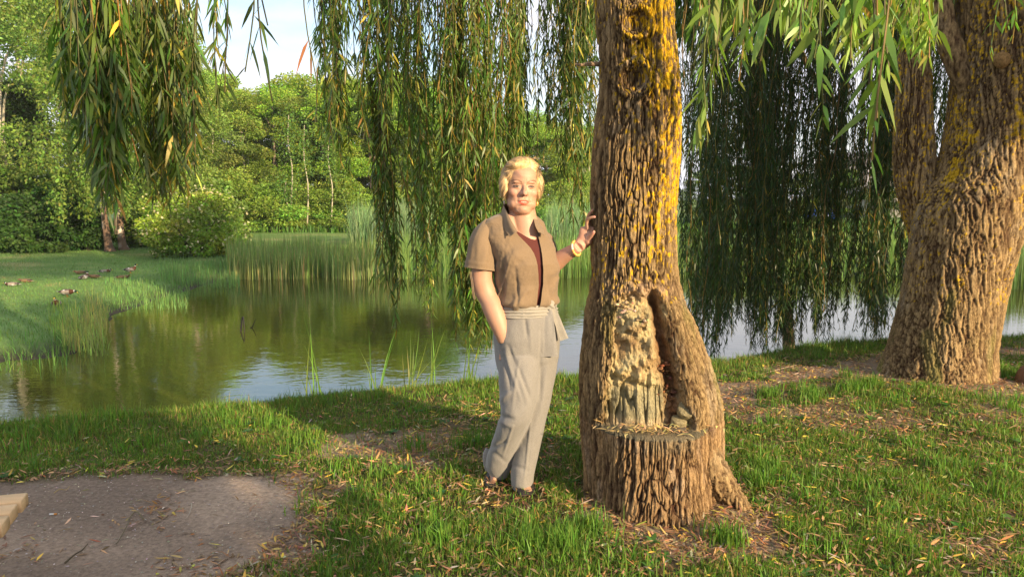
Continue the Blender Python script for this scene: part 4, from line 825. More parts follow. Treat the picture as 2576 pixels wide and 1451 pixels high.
def otube(V, F):  # make sure a closed tube faces outward
    c = V.mean(0); q = F[0]; n = np.cross(V[q[:, 1]] - V[q[:, 0]], V[q[:, 2]] - V[q[:, 0]]); m = V[q].mean(1)
    return (V, [f[:, ::-1] for f in F]) if (n * (m - c)).sum() < 0 and False else (V, F)

FY = 3.65
PW = thing('person', (P(524, 490, FY)[0], FY, 0), 'woman with short blonde hair and khaki shirt leaning one hand on the willow', 'person')
A_T = math.radians(25); Sx = np.array([math.cos(A_T), math.sin(A_T), 0]); Fw = np.array([math.sin(A_T), -math.cos(A_T), 0]); UP = np.array([0, 0, 1.0])
def ring(row, L, R, b, off=0., n=64, dy=0., sq=2.3):
    """horizontal torso section: outline L..R at an image row"""
    Y_ = FY + dy; l, r_ = P(L, row, Y_), P(R, row, Y_); w = (r_[0] - l[0]) / 2; c = (l + r_) / 2
    b = b + off; w = w + off; a = math.sqrt(max((w * w - (b * math.sin(A_T)) ** 2), .002)) / math.cos(A_T)
    th_ = np.linspace(0, 2 * np.pi, n, endpoint=False)       # theta 0 = front, + towards her left (image right)
    ct, st_ = np.cos(th_), np.sin(th_); e = 2 / sq
    return c + Sx * (a * np.sign(st_) * np.abs(st_) ** e)[:, None] + Fw * (b * np.sign(ct) * np.abs(ct) ** e)[:, None]
#  row, left, right, half depth, y shift, squareness
TR = [(306, 500, 554.5, .118, 0, 2.2), (301, 499, 555, .120, 0, 2.2), (292, 497.5, 556, .126, 0, 2.2), (282, 496, 556, .130, 0, 2.2), (272, 495, 556, .136, -.005, 2.3), (262, 493.5, 556, .138, -.008, 2.3), (254, 491, 555.5, .132, -.004, 2.4),
      (247, 489, 553.5, .122, 0, 2.5), (241, 486.5, 550.8, .112, .005, 2.5), (236, 485, 548.5, .104, .01, 2.5), (232, 484, 546.5, .098, .015, 2.4), (228.5, 483.8, 545, .092, .02, 2.4), (225, 484, 543.5, .087, .02, 2.3), (222, 485.5, 542, .082, .02, 2.3), (219, 488.5, 539.5, .076, .02, 2.2), (216.5, 493, 536.8, .071, .02, 2.1), (214.5, 497.5, 534.5, .067, .02, 2.0), (212.5, 501, 532.5, .065, .02, 2.0)]
TRz = np.array([P(525, t[0], FY)[2] for t in TR])
def trow(row):
    rows = np.array([t[0] for t in TR])[::-1]; f = lambda i: np.interp(row, rows, np.array([t[i] for t in TR])[::-1]); return f(1), f(2), f(3), f(4), f(5)
def torso(rows, off, n=64):
    out = []
    for r0 in rows:
        L, R, b, dy, sq = trow(r0); out.append(ring(r0, L, R, b, off, n, dy, sq))
    return np.array(out)
def loft(rings, flip=False, cap=True):
    m_, k = rings.shape[:2]; F = [grid_faces(m_, k, True)]
    if cap: F += [np.arange(k)[None, ::-1], np.arange(k)[None] + (m_ - 1) * k]
    if flip: F = [f[:, ::-1] for f in F]
    return rings.reshape(-1, 3), F

HA = math.radians(9); Hs = np.array([math.cos(HA), math.sin(HA), 0]); Hf = np.array([math.sin(HA), -math.cos(HA), 0])
tilt = math.radians(-2.0); Hz = np.array([0, 0, 1.0]) + .03 * Hf * 0; Hs2 = unit(Hs + UP * math.sin(tilt)); HZ = unit(np.cross(Hf, Hs2) * -1) if np.cross(Hf, Hs2)[2] < 0 else unit(np.cross(Hf, Hs2))
HM = np.stack([Hs2, Hf, HZ], 1)                               # head local (side, front, up) -> world
HO = P(524.5, 186.5, FY - .075) - Hf * .088
def hw(p): return np.asarray(p, float) @ HM.T + HO
def hl_(V): return (V - HO) @ HM
def hell(c, r, M=None): 
    V, F = ellipsoid((0, 0, 0), r); V = V if M is None else V @ M.T; return hw(V + np.array(c)), F
def htube(p, r, k=14): V, F = tube(smooth_path(p, 10), r, k); return V, F
body = []
# face column: superellipse sections (local z, half width, front, back)
hs = [(-.122, .020, .066, -.010), (-.119, .036, .078, -.02), (-.110, .052, .085, -.035), (-.095, .0625, .0885, -.05), (-.075, .0695, .0890, -.065), (-.05, .0735, .0885, -.078), (-.025, .0755, .0885, -.088), (0, .0760, .0855, -.095), (.025, .0745, .0895, -.1), (.05, .0745, .089, -.1), (.075, .0700, .081, -.096), (.095, .059, .064, -.082), (.108, .042, .042, -.06), (.115, .020, .016, -.03)]
rr_ = []
for z, w, f, b in hs:
    tt = np.linspace(0, 2 * np.pi, 48, endpoint=False); ct, st_ = np.cos(tt), np.sin(tt); q = 2 / 2.25; yy = np.where(ct > 0, f, -b) * np.sign(ct) * np.abs(ct) ** q; rr_.append(hw(np.stack([w * np.sign(st_) * np.abs(st_) ** (2 / 2.15), yy, np.full(48, z)], 1)))
body.append(loft(np.array(rr_)))
nose = hw(smooth_path([[0, .079, .012], [0, .092, -.006], [0, .103, -.022], [0, .106, -.031], [0, .096, -.037]], 9)); V, F = tube(nose, np.stack([[.008, .008, .009, .010, .012, .0135, .014, .012, .008]] * 2, 1), 14); body.append((V, F))
for s in (-1, 1):
    body.append(hell((s * .0125, .092, -.033), (.0075, .011, .0075)))
    body.append(hell((s * .040, .054, -.026), (.029, .029, .026)))         # cheek
    body.append(hell((s * .042, .036, -.080), (.026, .040, .028)))         # jowl
    body.append(hell((s * .030, .076, .022), (.024, .010, .007)))          # brow ridge
    body.append(hell((s * .077, -.006, -.018), (.008, .016, .030)))        # ear
    body.append(hell((s * .033, .072, .000), (.016, .013, .012)))          # eye ball
body.append(hell((0, .082, -.062), (.025, .012, .006))); body.append(hell((0, .083, -.0775), (.021, .013, .0075)))
body.append(hell((0, .078, -.104), (.024, .016, .015))); body.append(hell((0, .05, -.112), (.04, .04, .02)))
# neck, shoulders, chest
nb = P(525, 228, FY + .005); nt_ = hw((0, -.012, -.06)); V, F = tube(smooth_path([nb - [0, 0, .08], nb, (nb + nt_) / 2 + [0, 0, 0], nt_], 10), np.array([.085, .078, .072, .068, .0655, .064, .063, .063, .063, .062]), 30); body.append((V, F))
body.append(loft(torso(np.linspace(306, 213.5, 40), -.022)))
body.append(loft(np.array([ring(r0, L + 3, R - 3, .10, 0, 48) for r0, L, R in ((304, 500, 554), (320, 497, 558), (335, 496, 559), (350, 497, 558), (362, 500, 556))])))
def jt(a, b, c): return P(a, b, c)
# her right arm (image left) goes down into the pocket
V, F = tube(smooth_path([jt(490, 232, 3.64), jt(484.3, 254, 3.605), jt(481.8, 276, 3.60), jt(485, 290, 3.60), jt(491.5, 304, 3.58), jt(497, 318, 3.56), jt(501.5, 331, 3.55), jt(504, 341, 3.555)], 24), np.interp(np.linspace(0, 1, 24), [0, .2, .42, .52, .62, .72, .85, 1], [.040, .053, .052, .047, .051, .047, .038, .028]), 24); body.append((V, F))
hnd = jt(505, 348, 3.56); V, F = ellipsoid(hnd, (.028, .02, .045)); body.append((V, F))
for q in range(4): V, F = tube([hnd + [-.02 + .013 * q, 0, -.02], hnd + [-.022 + .014 * q, -.005, -.06 + .004 * abs(q - 1)]], [.008, .007], 10); body.append((V, F))
V, F = tube([hnd + [.02, 0, .02], hnd + [.035, -.01, -.015]], [.01, .008], 10); body.append((V, F))
# her left arm: shoulder, elbow behind the waist side, wrist, hand on the bark
SL, EL, WR = jt(543, 243, 3.70), jt(547, 266.5, 3.705), jt(578.5, 246.5, 3.592)
V, F = tube(smooth_path([SL, jt(543, 255, 3.72), EL, EL * .75 + WR * .25 + [0, 0, -.004], EL * .45 + WR * .55, WR], 26), np.interp(np.linspace(0, 1, 26), [0, .35, .5, .65, .85, 1], [.055, .050, .047, .044, .034, .027]), 24); body.append((V, F))
HB = np.array
pk = jt(585.5, 238.5, 3.605)                                           # middle of the palm
V, F = tube(smooth_path([WR, jt(582, 242.5, 3.612), pk, jt(587.2, 231, 3.605), jt(587.6, 226.5, 3.61)], 14), np.stack([np.interp(np.linspace(0, 1, 14), [0, .3, .7, 1], [.026, .024, .021, .013]), np.interp(np.linspace(0, 1, 14), [0, .3, .7, 1], [.026, .036, .038, .034])], 1), 20); body.append((V, F))
V, F = ellipsoid(jt(588.2, 240, 3.595), (.020, .022, .024)); body.append((V, F))                      # thumb base
def fing(pts, r0, r1): p_ = smooth_path([jt(*p) for p in pts], 12); V, F = tube(p_, np.concatenate([np.linspace(r0, r1, 11), [r1 * .7]]), 12); body.append((V, F)); V, F = ellipsoid(p_[-1], [r1 * .95] * 3, None, 12, 8); body.append((V, F))
fing([(588, 229, 3.590), (587.0, 223, 3.584), (587.3, 219.3, 3.574), (590.5, 217.4, 3.560), (594.6, 216.6, 3.548)], .0100, .0080)   # index
fing([(588.2, 228, 3.610), (587.6, 221, 3.606), (588.2, 216, 3.600), (590.3, 212.5, 3.585), (592.6, 210.0, 3.572)], .0100, .0082)    # middle
fing([(588.6, 228, 3.630), (588.8, 221, 3.630), (590, 215, 3.622), (591.6, 211.6, 3.612)], .0095, .0078)                              # ring
fing([(588.9, 230, 3.650), (589.4, 225, 3.655), (590.2, 220.5, 3.650), (591.4, 217.5, 3.645)], .0085, .0068)                          # little
fing([(587.8, 241, 3.590), (590.0, 237.3, 3.575), (592.2, 234.2, 3.562), (593.8, 231.6, 3.552)], .0125, .0095)                        # thumb
# legs and feet
RK, RA = jt(513, 412, 3.55), jt(495.5, 470, 3.77); LK, LA = jt(534, 412, 3.66), jt(522.5, 481, 3.64)
V, F = tube(smooth_path([jt(515, 345, 3.62), jt(515, 380, 3.57), RK, jt(503, 442, 3.66), RA], 24), np.interp(np.linspace(0, 1, 24), [0, .3, .5, .7, 1], [.075, .068, .052, .050, .033]), 20); body.append((V, F))
V, F = tube(smooth_path([jt(540, 345, 3.68), jt(538, 380, 3.67), LK, jt(527, 445, 3.66), LA], 24), np.interp(np.linspace(0, 1, 24), [0, .3, .5, .7, 1], [.075, .068, .052, .050, .033]), 20); body.append((V, F))
def foot(an, toe, w):
    an, toe = np.array(an), np.array(toe); d = toe - an; V, F = tube(smooth_path([an + [0, 0, .01], an * .7 + toe * .3 + [0, 0, .0], an * .35 + toe * .65 + [0, 0, .0], toe], 12), np.stack([np.linspace(w * .8, w * 1.1, 12), np.linspace(.034, .018, 12)], 1), 18); body.append((V, F))
    sd = unit(np.cross(d, UP))
    for q in range(5):
        p0 = toe + sd * w * (.8 - .42 * q) - unit(d) * .012; V, F = tube([p0, p0 + unit(d) * (.026 - .003 * q) + [0, 0, -.006]], [.0105 - .0012 * q, .0085 - .001 * q], 10); body.append((V, F))
FR_T = jt(493.5, 483.5, 3.70); FL_T = jt(527.5, 494.5, 3.555); FL_A = jt(522.5, 484, 3.64)
foot(RA, FR_T, .040); foot(FL_A, FL_T, .040)

Vb, Fb, Nb = remesh([b[0] for b in body], [b[1] for b in body], .0036, 7, .5)
# face detail in head space
q = hl_(Vb); u, v, w = q[:, 0], q[:, 1], q[:, 2]; fr = (v > .03) & (np.abs(w) < .16)
def ga(a, b, c, d): return np.exp(-((u - a) / c) ** 2 - ((w - b) / d) ** 2)
dsp = np.zeros(len(Vb))
for s in (-1, 1):
    dsp -= .0045 * ga(s * .014, .004, .009, .011)            # inner corner
    dsp -= .0060 * ga(s * .034, .011, .019, .0035)           # lid fold
    dsp -= .0028 * ga(s * .034, -.012, .018, .004)           # bag line
    dsp -= .0035 * ga(s * .030 - 0, -.052 + 0, .006, .020)   # smile fold
    dsp -= .0040 * ga(s * .029, -.0705, .005, .005)          # mouth corner
    dsp -= .003 * ga(s * .006, -.0405, .003, .003)           # nostril
    dsp -= .0015 * ga(s * .005, .028, .002, .010)            # frown
    dsp -= .003 * ga(s * .022, -.096, .008, .010)
dsp -= .0055 * ga(0, -.0695, .020, .0022); dsp -= .0045 * ga(0, -.090, .022, .005); dsp -= .0018 * ga(0, -.050, .004, .008)
Vb = Vb + HM[:, 1] * (dsp * fr)[:, None]
skin = np.array([.43, .245, .165]); Cb = np.tile(skin, (len(Vb), 1)) * (1 + .05 * fbm(Vb[:, 0] * 25, Vb[:, 1] * 25, Vb[:, 2] * 25, 3, 3))[:, None]
def paint(m, c, a=1.0):
    m = (m * a)[:, None]; Cb[:] = Cb * (1 - m) + np.array(c) * m
frf = fr & (v > .055)
for s in (-1, 1): paint(ga(s * .042, -.030, .022, .018) * fr, (.70, .30, .22), .45)
paint(ga(0, -.030, .012, .012) * fr, (.68, .32, .24), .35)
for s in (-1, 1):
    du = (u - s * .0345) / .0150; dz = w - (.0005 - .0012 * s * 0); hh = .0040 * np.clip(1 - du ** 2, 0, 1) ** .8
    brw = .026 + .004 * (1 - ((np.abs(u) - .040) / .022) ** 2) - .004 * ss(.03, .012, np.abs(u)); paint(ss(.0042, .0016, np.abs(w - brw)) * (np.abs(u) > .012) * (np.abs(u) < .060) * (u * s > 0) * frf, (.15, .08, .045), .9)
    paint(ss(.0035, .001, np.abs(w - .0115)) * (np.abs(du) < 1.05) * frf, (.5, .27, .19), .5)  # shading of the lid fold painted into the skin colour
    paint(ss(.004, .0016, np.abs(dz)) * (np.abs(du) < 1.15) * (np.abs(dz) < hh + .0030) * frf, (.30, .15, .11), .8)
    paint((np.abs(dz) < hh) * frf * 1.0, (.20, .155, .13)); paint((np.hypot(u - s * .0345 - .001, dz) < .0066) * (np.abs(dz) < hh) * frf * 1.0, (.05, .045, .035)); paint((np.hypot(u - s * .0345 - .001, dz) < .0024) * frf * 1.0, (.02, .02, .02))
    paint(ss(.0034, .0012, np.abs(dz - hh - .0012)) * (np.abs(du) < 1.1) * frf, (.05, .025, .02), .95)
lw = .027; tl = 1 - np.clip(np.abs(u) / lw, 0, 1) ** 2.2; up_ = -.0595 - .0018 * np.exp(-(u / .004) ** 2); top = -.0700 + (up_ + .0700) * tl; bot = -.0700 - .0150 * tl
inl = (w < top) & (w > bot) & (np.abs(u) < lw) & frf; paint(inl * 1.0, (.56, .12, .075))
op = (np.abs(w + .0695) < .0024 * tl) & (np.abs(u) < .016) & frf; paint(ga(0, -.0885, .02, .004) * fr, (.34, .16, .11), .35); paint((np.abs(w + .0695) < .0028) & (np.abs(u) < .021) & frf, (.25, .06, .045)); paint(op * (np.abs(u) < .012) * 1.0, (.50, .40, .34)); paint((np.abs(w + .0695) < .0042 * tl) & ~op & (np.abs(u) < .023) & frf & (w < -.069), (.2, .04, .03)) if False else None
for s in (-1, 1): paint((np.hypot(u - s * .0068, w + .0405) < .0032) * frf * 1.0, (.20, .08, .05), .8)
for s in (-1, 1): paint(ss(.003, .0008, np.abs(u - s * (.024 + .20 * (-.045 - w)))) * (w < -.036) * (w > -.072) * frf, (.46, .22, .15), .45)
chest = ss(.10, .0, np.abs(Vb[:, 2] - 1.24)) * (Vb[:, 1] < FY + .02); paint(chest, (.70, .34, .26), .35)
nailc = np.zeros(len(Vb))
for tp in ((593.6, 232.2, 3.548), (594.4, 216.2, 3.543)): nailc = np.maximum(nailc, (np.linalg.norm(Vb - P(*tp), axis=1) < .0065) * 1.0)
paint(nailc, (.62, .25, .22), .6)
M_SKIN = mat_attr('skin', .5, .4, .0007, 260, .05, 60, sss=.12)
mk('body', Vb, Fb, M_SKIN, PW, Cb, True)

# hair: fused cap, grooved, with strands lying over it
def hpt(p): return hw(p)
hc = [hell((0, -.022, .050), (.099, .100, .084)), hell((-.086, .006, .010), (.022, .048, .056)), hell((.084, .002, .012), (.024, .048, .056)), hell((0, -.07, -.02), (.074, .045, .075)), hell((-.030, .048, .102), (.052, .036, .026), None), hell((.040, .026, .098), (.038, .032, .027)),
      hell((-.078, .024, -.018), (.013, .028, .034)), hell((.077, .020, -.018), (.014, .028, .034)), hell((.0, .01, .118), (.060, .055, .026)), hell((-.06, .035, .065), (.024, .030, .04)), hell((.070, .012, .060), (.021, .030, .04))]
Vh, Fh, Nh = remesh([b[0] for b in hc], [b[1] for b in hc], .0045, 16, .5)
q = hl_(Vh); th_ = np.arctan2(q[:, 0] - .022, q[:, 1] + .02); Vh = Vh + Nh * (.0035 * fbm(th_ * 14, q[:, 2] * 9, q[:, 1] * 9, 7, 3))[:, None]
HC = np.array([.54, .375, .185]); Ch = np.tile(HC, (len(Vh), 1)) * (1 + .25 * fbm(th_ * 26, q[:, 2] * 14, q[:, 1] * 10, 8, 3))[:, None]
M_HAIR = mat_attr('hair', .42, .5, .002, 200, .12, 90, stretch=(1, 1, .2))
hair = mk('hair', Vh, Fh, M_HAIR, PW, Ch, True)
r = np.random.RandomState(44); ac = Acc(); HV, HN = q, Nh @ HM
part = np.array([.022, .045, .122])
sel = np.where((HV[:, 2] > -.055))[0]
for i in r.choice(sel, 4200):
    p0 = HV[i]; n0 = HN[i]; d = p0 - part; d[1] *= .6; d = d + np.array([0, -.02, -.05 - .1 * max(0, .1 - p0[2])]); d = d - n0 * d.dot(n0); d = d / (np.linalg.norm(d) + 1e-6); L = r.uniform(.016, .034); t_ = np.linspace(0, 1, 5)[:, None]
    if p0[1] > .02 and p0[2] > .075:
        d = np.array([np.sign(p0[0] - part[0]) * 1.0, -.25, -.25]); d = d - n0 * d.dot(n0); d = d / (np.linalg.norm(d) + 1e-6)
    pe = p0 + d * L
    if abs(pe[0] - .004) < .064 and pe[1] > .03 and pe[2] < .098: continue
    pth = p0 + n0 * .0012 + d * L * t_ + n0 * (.0024 * t_ ** 2 * r.uniform(-1.6, .5)) + np.array([0, 0, -.004]) * t_ ** 2; wv = np.cross(d, n0); ww = .0008 * (1 - t_ ** 2) + .0001
    V = np.stack([pth - wv * ww, pth + wv * ww], 1).reshape(-1, 3); ac.add(hw(V), [grid_faces(5, 2, False)], HC * r.uniform(.7, 1.25) * [1, r.uniform(.9, 1.05), r.uniform(.8, 1.2)])
for _ in range(70):
    a_ = r.uniform(-1.2, 1.2); p0 = np.array([.03 + .05 * math.sin(a_), .0 + .02 * r.rand(), .135]); d = unit(np.array([r.normal(.3, .6), r.normal(-.2, .5), r.uniform(.2, .7)])); L = r.uniform(.015, .038); t_ = np.linspace(0, 1, 5)[:, None]
    pth = p0 + d * L * t_ + np.array([.01, -.01, -.012]) * t_ ** 2; V = np.stack([pth - [.0006, 0, 0], pth + [.0006, 0, 0]], 1).reshape(-1, 3); ac.add(hw(V), [grid_faces(5, 2, False)], HC * r.uniform(.8, 1.2))
st = ac.mk('strands', M_HAIR, hair); tag(st, kind='stuff')

# shirt ------------------------------------------------------------------
def cloth_mat(name, rough, weave, bump, sheen=.2, fuzz=.10):
    m, t, out = material(name); at = N(t, 'ShaderNodeAttribute', attribute_name='Col'); tc = N(t, 'ShaderNodeTexCoord'); p = N(t, 'ShaderNodeBsdfPrincipled', i_Roughness=rough); p.inputs['Specular IOR Level'].default_value = .2; p.inputs['Sheen Weight'].default_value = sheen
    n1 = N(t, 'ShaderNodeTexNoise', i_Scale=weave, i_Detail=3.0); n2 = N(t, 'ShaderNodeTexNoise', i_Scale=9.0, i_Detail=4.0, i_Roughness=.6); mp = N(t, 'ShaderNodeMapping'); mp.inputs['Scale'].default_value = (1, 1, .25)
    t.links.new(tc.outputs['Object'], mp.inputs[0]); t.links.new(mp.outputs[0], n1.inputs['Vector']); t.links.new(tc.outputs['Object'], n2.inputs['Vector'])
    mr = N(t, 'ShaderNodeMapRange'); mr.inputs[1].default_value = .3; mr.inputs[2].default_value = .7; mr.inputs[3].default_value = 1 - fuzz; mr.inputs[4].default_value = 1 + fuzz; vm = N(t, 'ShaderNodeVectorMath', operation='SCALE')
    t.links.new(n1.outputs[0], mr.inputs[0]); t.links.new(at.outputs[0], vm.inputs[0]); t.links.new(mr.outputs[0], vm.inputs['Scale']); t.links.new(vm.outputs[0], p.inputs['Base Color'])
    b = N(t, 'ShaderNodeBump', i_Strength=1.0, i_Distance=bump); t.links.new(n1.outputs[0], b.inputs['Height']); b2 = N(t, 'ShaderNodeBump', i_Strength=1.0, i_Distance=bump * 6); t.links.new(n2.outputs[0], b2.inputs['Height']); t.links.new(b.outputs[0], b2.inputs['Normal']); t.links.new(b2.outputs[0], p.inputs['Normal'])
    t.links.new(p.outputs[0], out.inputs[0]); return m
M_SHIRT = cloth_mat('linen', .85, 420, .0006); M_TOP = cloth_mat('jersey', .9, 500, .0005); M_TROU = cloth_mat('melange_wool', .85, 500, .0006, .3, .16)
edgeL = np.array([(212.5, 504), (214.5, 505), (219, 507.5), (224, 511), (229, 515), (234, 518.5), (240, 524.5), (246, 530.2), (251, 533.4), (256, 535.3), (262, 536.8), (272, 537.8), (282, 538), (292, 537), (306, 535)], float)
edgeR = np.array([(212.5, 531.5), (214.5, 532.5), (219, 533.5), (224, 534.5), (230, 536), (237, 537.5), (246, 540), (255, 541.3), (267, 542.4), (280, 542.2), (292, 540.5), (306, 538)], float)
rows = np.concatenate([np.linspace(306, 240, 100), np.linspace(239.5, 212.5, 60)]); NT = 200
R0 = torso(rows, 0.0, 720); Vs = []
for i, row in enumerate(rows):
    rg = R0[i]; px, _ = proj(rg); half = np.arange(-180, 181); idx = half % 720; x_ = px[idx]; thh = half / 720 * 2 * np.pi
    o = np.maximum.accumulate(x_); tL = np.interp(np.interp(row, edgeL[:, 0], edgeL[:, 1]), o, thh); tR = np.interp(np.interp(row, edgeR[:, 0], edgeR[:, 1]), o, thh)
    tt = np.linspace(tR, tL + 2 * np.pi, NT) % (2 * np.pi); k = tt / (2 * np.pi) * 720; k0 = np.floor(k).astype(int) % 720; f = (k - np.floor(k))[:, None]; Vs.append(rg[k0] * (1 - f) + rg[(k0 + 1) % 720] * f)
Vs = np.array(Vs); cen = Vs.mean(1, keepdims=True); nn = unit((Vs - cen) * [1, 1, 0]); TT = np.linspace(0, 1, NT)[None] * np.ones((len(rows), 1)); RW = rows[:, None] * np.ones((1, NT))
PX, PY = proj(Vs)
fold = .020 * (1 - np.abs(vn(PX * .12 + (PY - 306) * .035, (PY - 306) * .02, 0, 4))) ** 3 * ss(240, 300, RW) - .012 * np.exp(-((PX - 503 - (300 - PY) * .03) / 2.2) ** 2) * ss(248, 270, PY) - .008 * np.exp(-((PX - 519 + (300 - PY) * .12) / 1.6) ** 2) * ss(258, 290, PY) - .007 * np.exp(-((PX - 549 + (300 - PY) * .1) / 1.6) ** 2) * ss(250, 290, PY) + .0075 * vn(PX * .07 + PY * .09, PY * .045 - PX * .02, 0, 6) + .004 * fbm(PX * .2, PY * .16, 0, 7, 3)
bl_ = .012 * np.exp(-((RW - 300) / 5) ** 2); tuck = -.016 * ss(301, 306, RW)
Vs = Vs + nn * (fold + bl_ + tuck)[..., None] + .004 * nn
# flat edges of the opening: a turned strip 3 mm proud
calm = ss(0, .10, np.minimum(TT, 1 - TT)); Vs = Vs - nn * ((fold + bl_) * (1 - calm) * .8)[..., None]; ed = np.exp(-(np.minimum(TT, 1 - TT) / .012) ** 2); Vs = Vs + nn * (.0035 * ed)[..., None]
C_S = np.array([.195, .138, .086]); ac = Acc(); ac.add(Vs.reshape(-1, 3), [grid_faces(len(rows), NT, False)], C_S)
# inner layer gives the cloth its thickness
ac.add((Vs - nn * .0022).reshape(-1, 3), [grid_faces(len(rows), NT, False)[:, ::-1]], C_S * .9)
shirt = ac.mk('shirt', M_SHIRT, PW, True)
def sleeve(pts, rads, n=48, m_=40, seed=1, hem=True, k=.010):
    p_ = smooth_path(pts, m_); V, F = tube(p_, np.stack([np.interp(np.linspace(0, 1, m_), np.linspace(0, 1, len(rads)), rads)] * 2, 1), n, False); V = V.reshape(m_, n, 3); c = p_[:, None]; d = unit(V - c); a = np.linspace(0, 2 * np.pi, n, endpoint=False)[None]; t_ = np.linspace(0, 1, m_)[:, None]
    V = V + d * (k * vn(np.cos(a) * 2.2 + t_ * 1.4, np.sin(a) * 2.2, t_ * 1.5, seed) * ss(0, .5, t_) + .004 * vn(np.cos(a) * 5, np.sin(a) * 5 + t_ * 4, t_ * 5, seed + 3) + .003 * (t_ > .9) * (t_ < .93))[..., None]; ac = Acc(); ac.add(V.reshape(-1, 3), [grid_faces(m_, n, True)], C_S)
    ac.add((V - d * .002).reshape(-1, 3), [grid_faces(m_, n, True)[:, ::-1]], C_S * .8); return ac
sleeve([jt(494, 221, 3.655), jt(490, 225, 3.645), jt(486, 232, 3.625), jt(483, 242, 3.61), jt(481.7, 255, 3.60), jt(480, 268.5, 3.595)], [.018, .040, .055, .064, .069, .0745], seed=3).mk('sleeve', M_SHIRT, shirt, True)
sleeve([jt(538.5, 235, 3.69), jt(542, 240, 3.735), jt(543.5, 248, 3.79), jt(545, 257, 3.83)], [.030, .050, .058, .062], seed=5).mk('sleeve', M_SHIRT, shirt, True)
# drawstring hanging from the sleeve
p_ = smooth_path([jt(470.5, 266, 3.56), jt(470, 274, 3.555), jt(471.5, 282, 3.56), jt(472.5, 292, 3.56), jt(474, 299, 3.565)], 14); ac = Acc()
for dx in (0, .006): V, F = tube(p_ + [dx, .002, 0], .0022, 5); ac.add(V, F, C_S)
ac.mk('drawstring', M_SHIRT, shirt, True)
# collar: turned-down leaves with points
def collar(outer, inner, fold_y):
    """outer/inner: pixel polylines with distance, cloth strip between them"""
    a = smooth_path([jt(*p) for p in inner], 24); b = smooth_path([jt(*p) for p in outer], 24); s_ = np.linspace(0, 1, 8)[None, :, None]; up = np.array([0, -.35, 1.0])
    V = a[:, None] * (1 - s_) + b[:, None] * s_ + np.array([0, -.010, .003]) * np.sin(np.pi * np.minimum(s_ * 1.3, 1)); ac = Acc(); ac.add(V.reshape(-1, 3), [grid_faces(24, 8, False)], C_S * 1.03); ac.add((V + [0, .0025, -.001]).reshape(-1, 3), [grid_faces(24, 8, False)[:, ::-1]], C_S * .95)
    for e in (0, -1):
        V2 = np.stack([V[e], V[e] + [0, .0025, -.001]], 0); ac.add(V2.reshape(-1, 3), [grid_faces(2, 8, False)], C_S)
    V2 = np.stack([V[:, -1], V[:, -1] + [0, .004, -.001]], 0); ac.add(V2.reshape(-1, 3), [grid_faces(2, 24, False)], C_S * .9); return ac.mk('collar', M_SHIRT, shirt, True)
collar([(499.5, 219, 3.66), (502.5, 225, 3.58), (506, 231, 3.535), (509.6, 236.5, 3.510)], [(503.4, 204.5, 3.64), (507.5, 213, 3.575), (512.5, 222, 3.53), (517.8, 231, 3.500)], 0)
collar([(541, 221, 3.70), (542.5, 226, 3.66), (544, 230.5, 3.61), (544.8, 235, 3.575)], [(532.5, 213.5, 3.66), (534, 220, 3.60), (535.5, 226, 3.56), (538.5, 232, 3.545)], 0)
# collar band round the back of the neck
bk = smooth_path([jt(503.4, 204.5, 3.64), jt(507, 203, 3.72), jt(518, 203, 3.755), jt(529, 206, 3.74), jt(532.5, 213.5, 3.66)], 24); lo = smooth_path([jt(500, 219, 3.67), jt(503, 219, 3.74), jt(518, 219, 3.79), jt(534, 220, 3.77), jt(541, 221, 3.70)], 24); V = np.stack([bk, (bk + lo) / 2 + [0, .01, .006], lo], 1).reshape(-1, 3); mk('collar_band', V, [grid_faces(24, 3, False)], M_SHIRT, shirt, np.tile(C_S, (len(V), 1)), True)

# maroon top under the shirt
nlx = np.array([(505, 224), (510, 227), (515, 229.5), (520, 232.5), (526, 236), (531, 238.6), (535, 239.5), (538, 238.5), (543, 234), (550, 228)], float)
th0 = np.linspace(-44, 62, 120); R1 = torso(np.linspace(304, 226, 90), -.007, 720); kx = (np.round(th0 * 2).astype(int)) % 720; V = R1[:, kx]; px, py = proj(V); lim = np.interp(px, nlx[:, 0], nlx[:, 1]); 
zlo = V[0]; topi = np.argmax(py < lim, axis=0); topi = np.where(topi == 0, 89, topi); out = np.zeros((60, 120, 3))
for c in range(120):
    t_ = np.linspace(0, topi[c] - 1 + (py[topi[c] - 1, c] - lim[topi[c] - 1, c]) / max(1e-6, (py[topi[c] - 1, c] - lim[topi[c] - 1, c]) - (py[topi[c], c] - lim[topi[c], c])), 60); i0 = np.minimum(t_.astype(int), 88); f = (t_ - i0)[:, None]; out[:, c] = V[i0, c] * (1 - f) + V[i0 + 1, c] * f
mk('undershirt', out.reshape(-1, 3), [grid_faces(60, 120, False)], M_TOP, PW, np.tile([.085, .022, .018], (7200, 1)), True)

# trousers ---------------------------------------------------------------
tr = []
tr.append(loft(np.array([ring(a, L, R, b, .0, 56, dy, 2.3) for a, L, R, b, dy in ((303.5, 501, 554, .118, 0), (309, 499.5, 555.5, .121, 0), (316, 497.5, 557.5, .126, 0), (326, 494.5, 559.5, .130, 0), (336, 493.5, 560.5, .132, 0), (346, 494.5, 559.5, .128, 0), (358, 495.5, 558.5, .118, 0), (368, 497, 557, .095, 0))])))
def leg(pts, W_, Dp):
    out = []
    for (cx_, row, Yd), w_, d_ in zip(pts, W_, Dp):
        c = P(cx_, row, Yd); sc = Yd / FPX * 1.0; tt = np.linspace(0, 2 * np.pi, 40, endpoint=False); s_, c_ = np.sin(tt), np.cos(tt); out.append(c + np.stack([w_ * sc / 2 * s_, -d_ * c_, np.zeros(40)], 1))
    out = np.array(out); n_ = 46; sm = np.stack([smooth_path(out[:, i], n_) for i in range(40)], 1); return loft(sm)
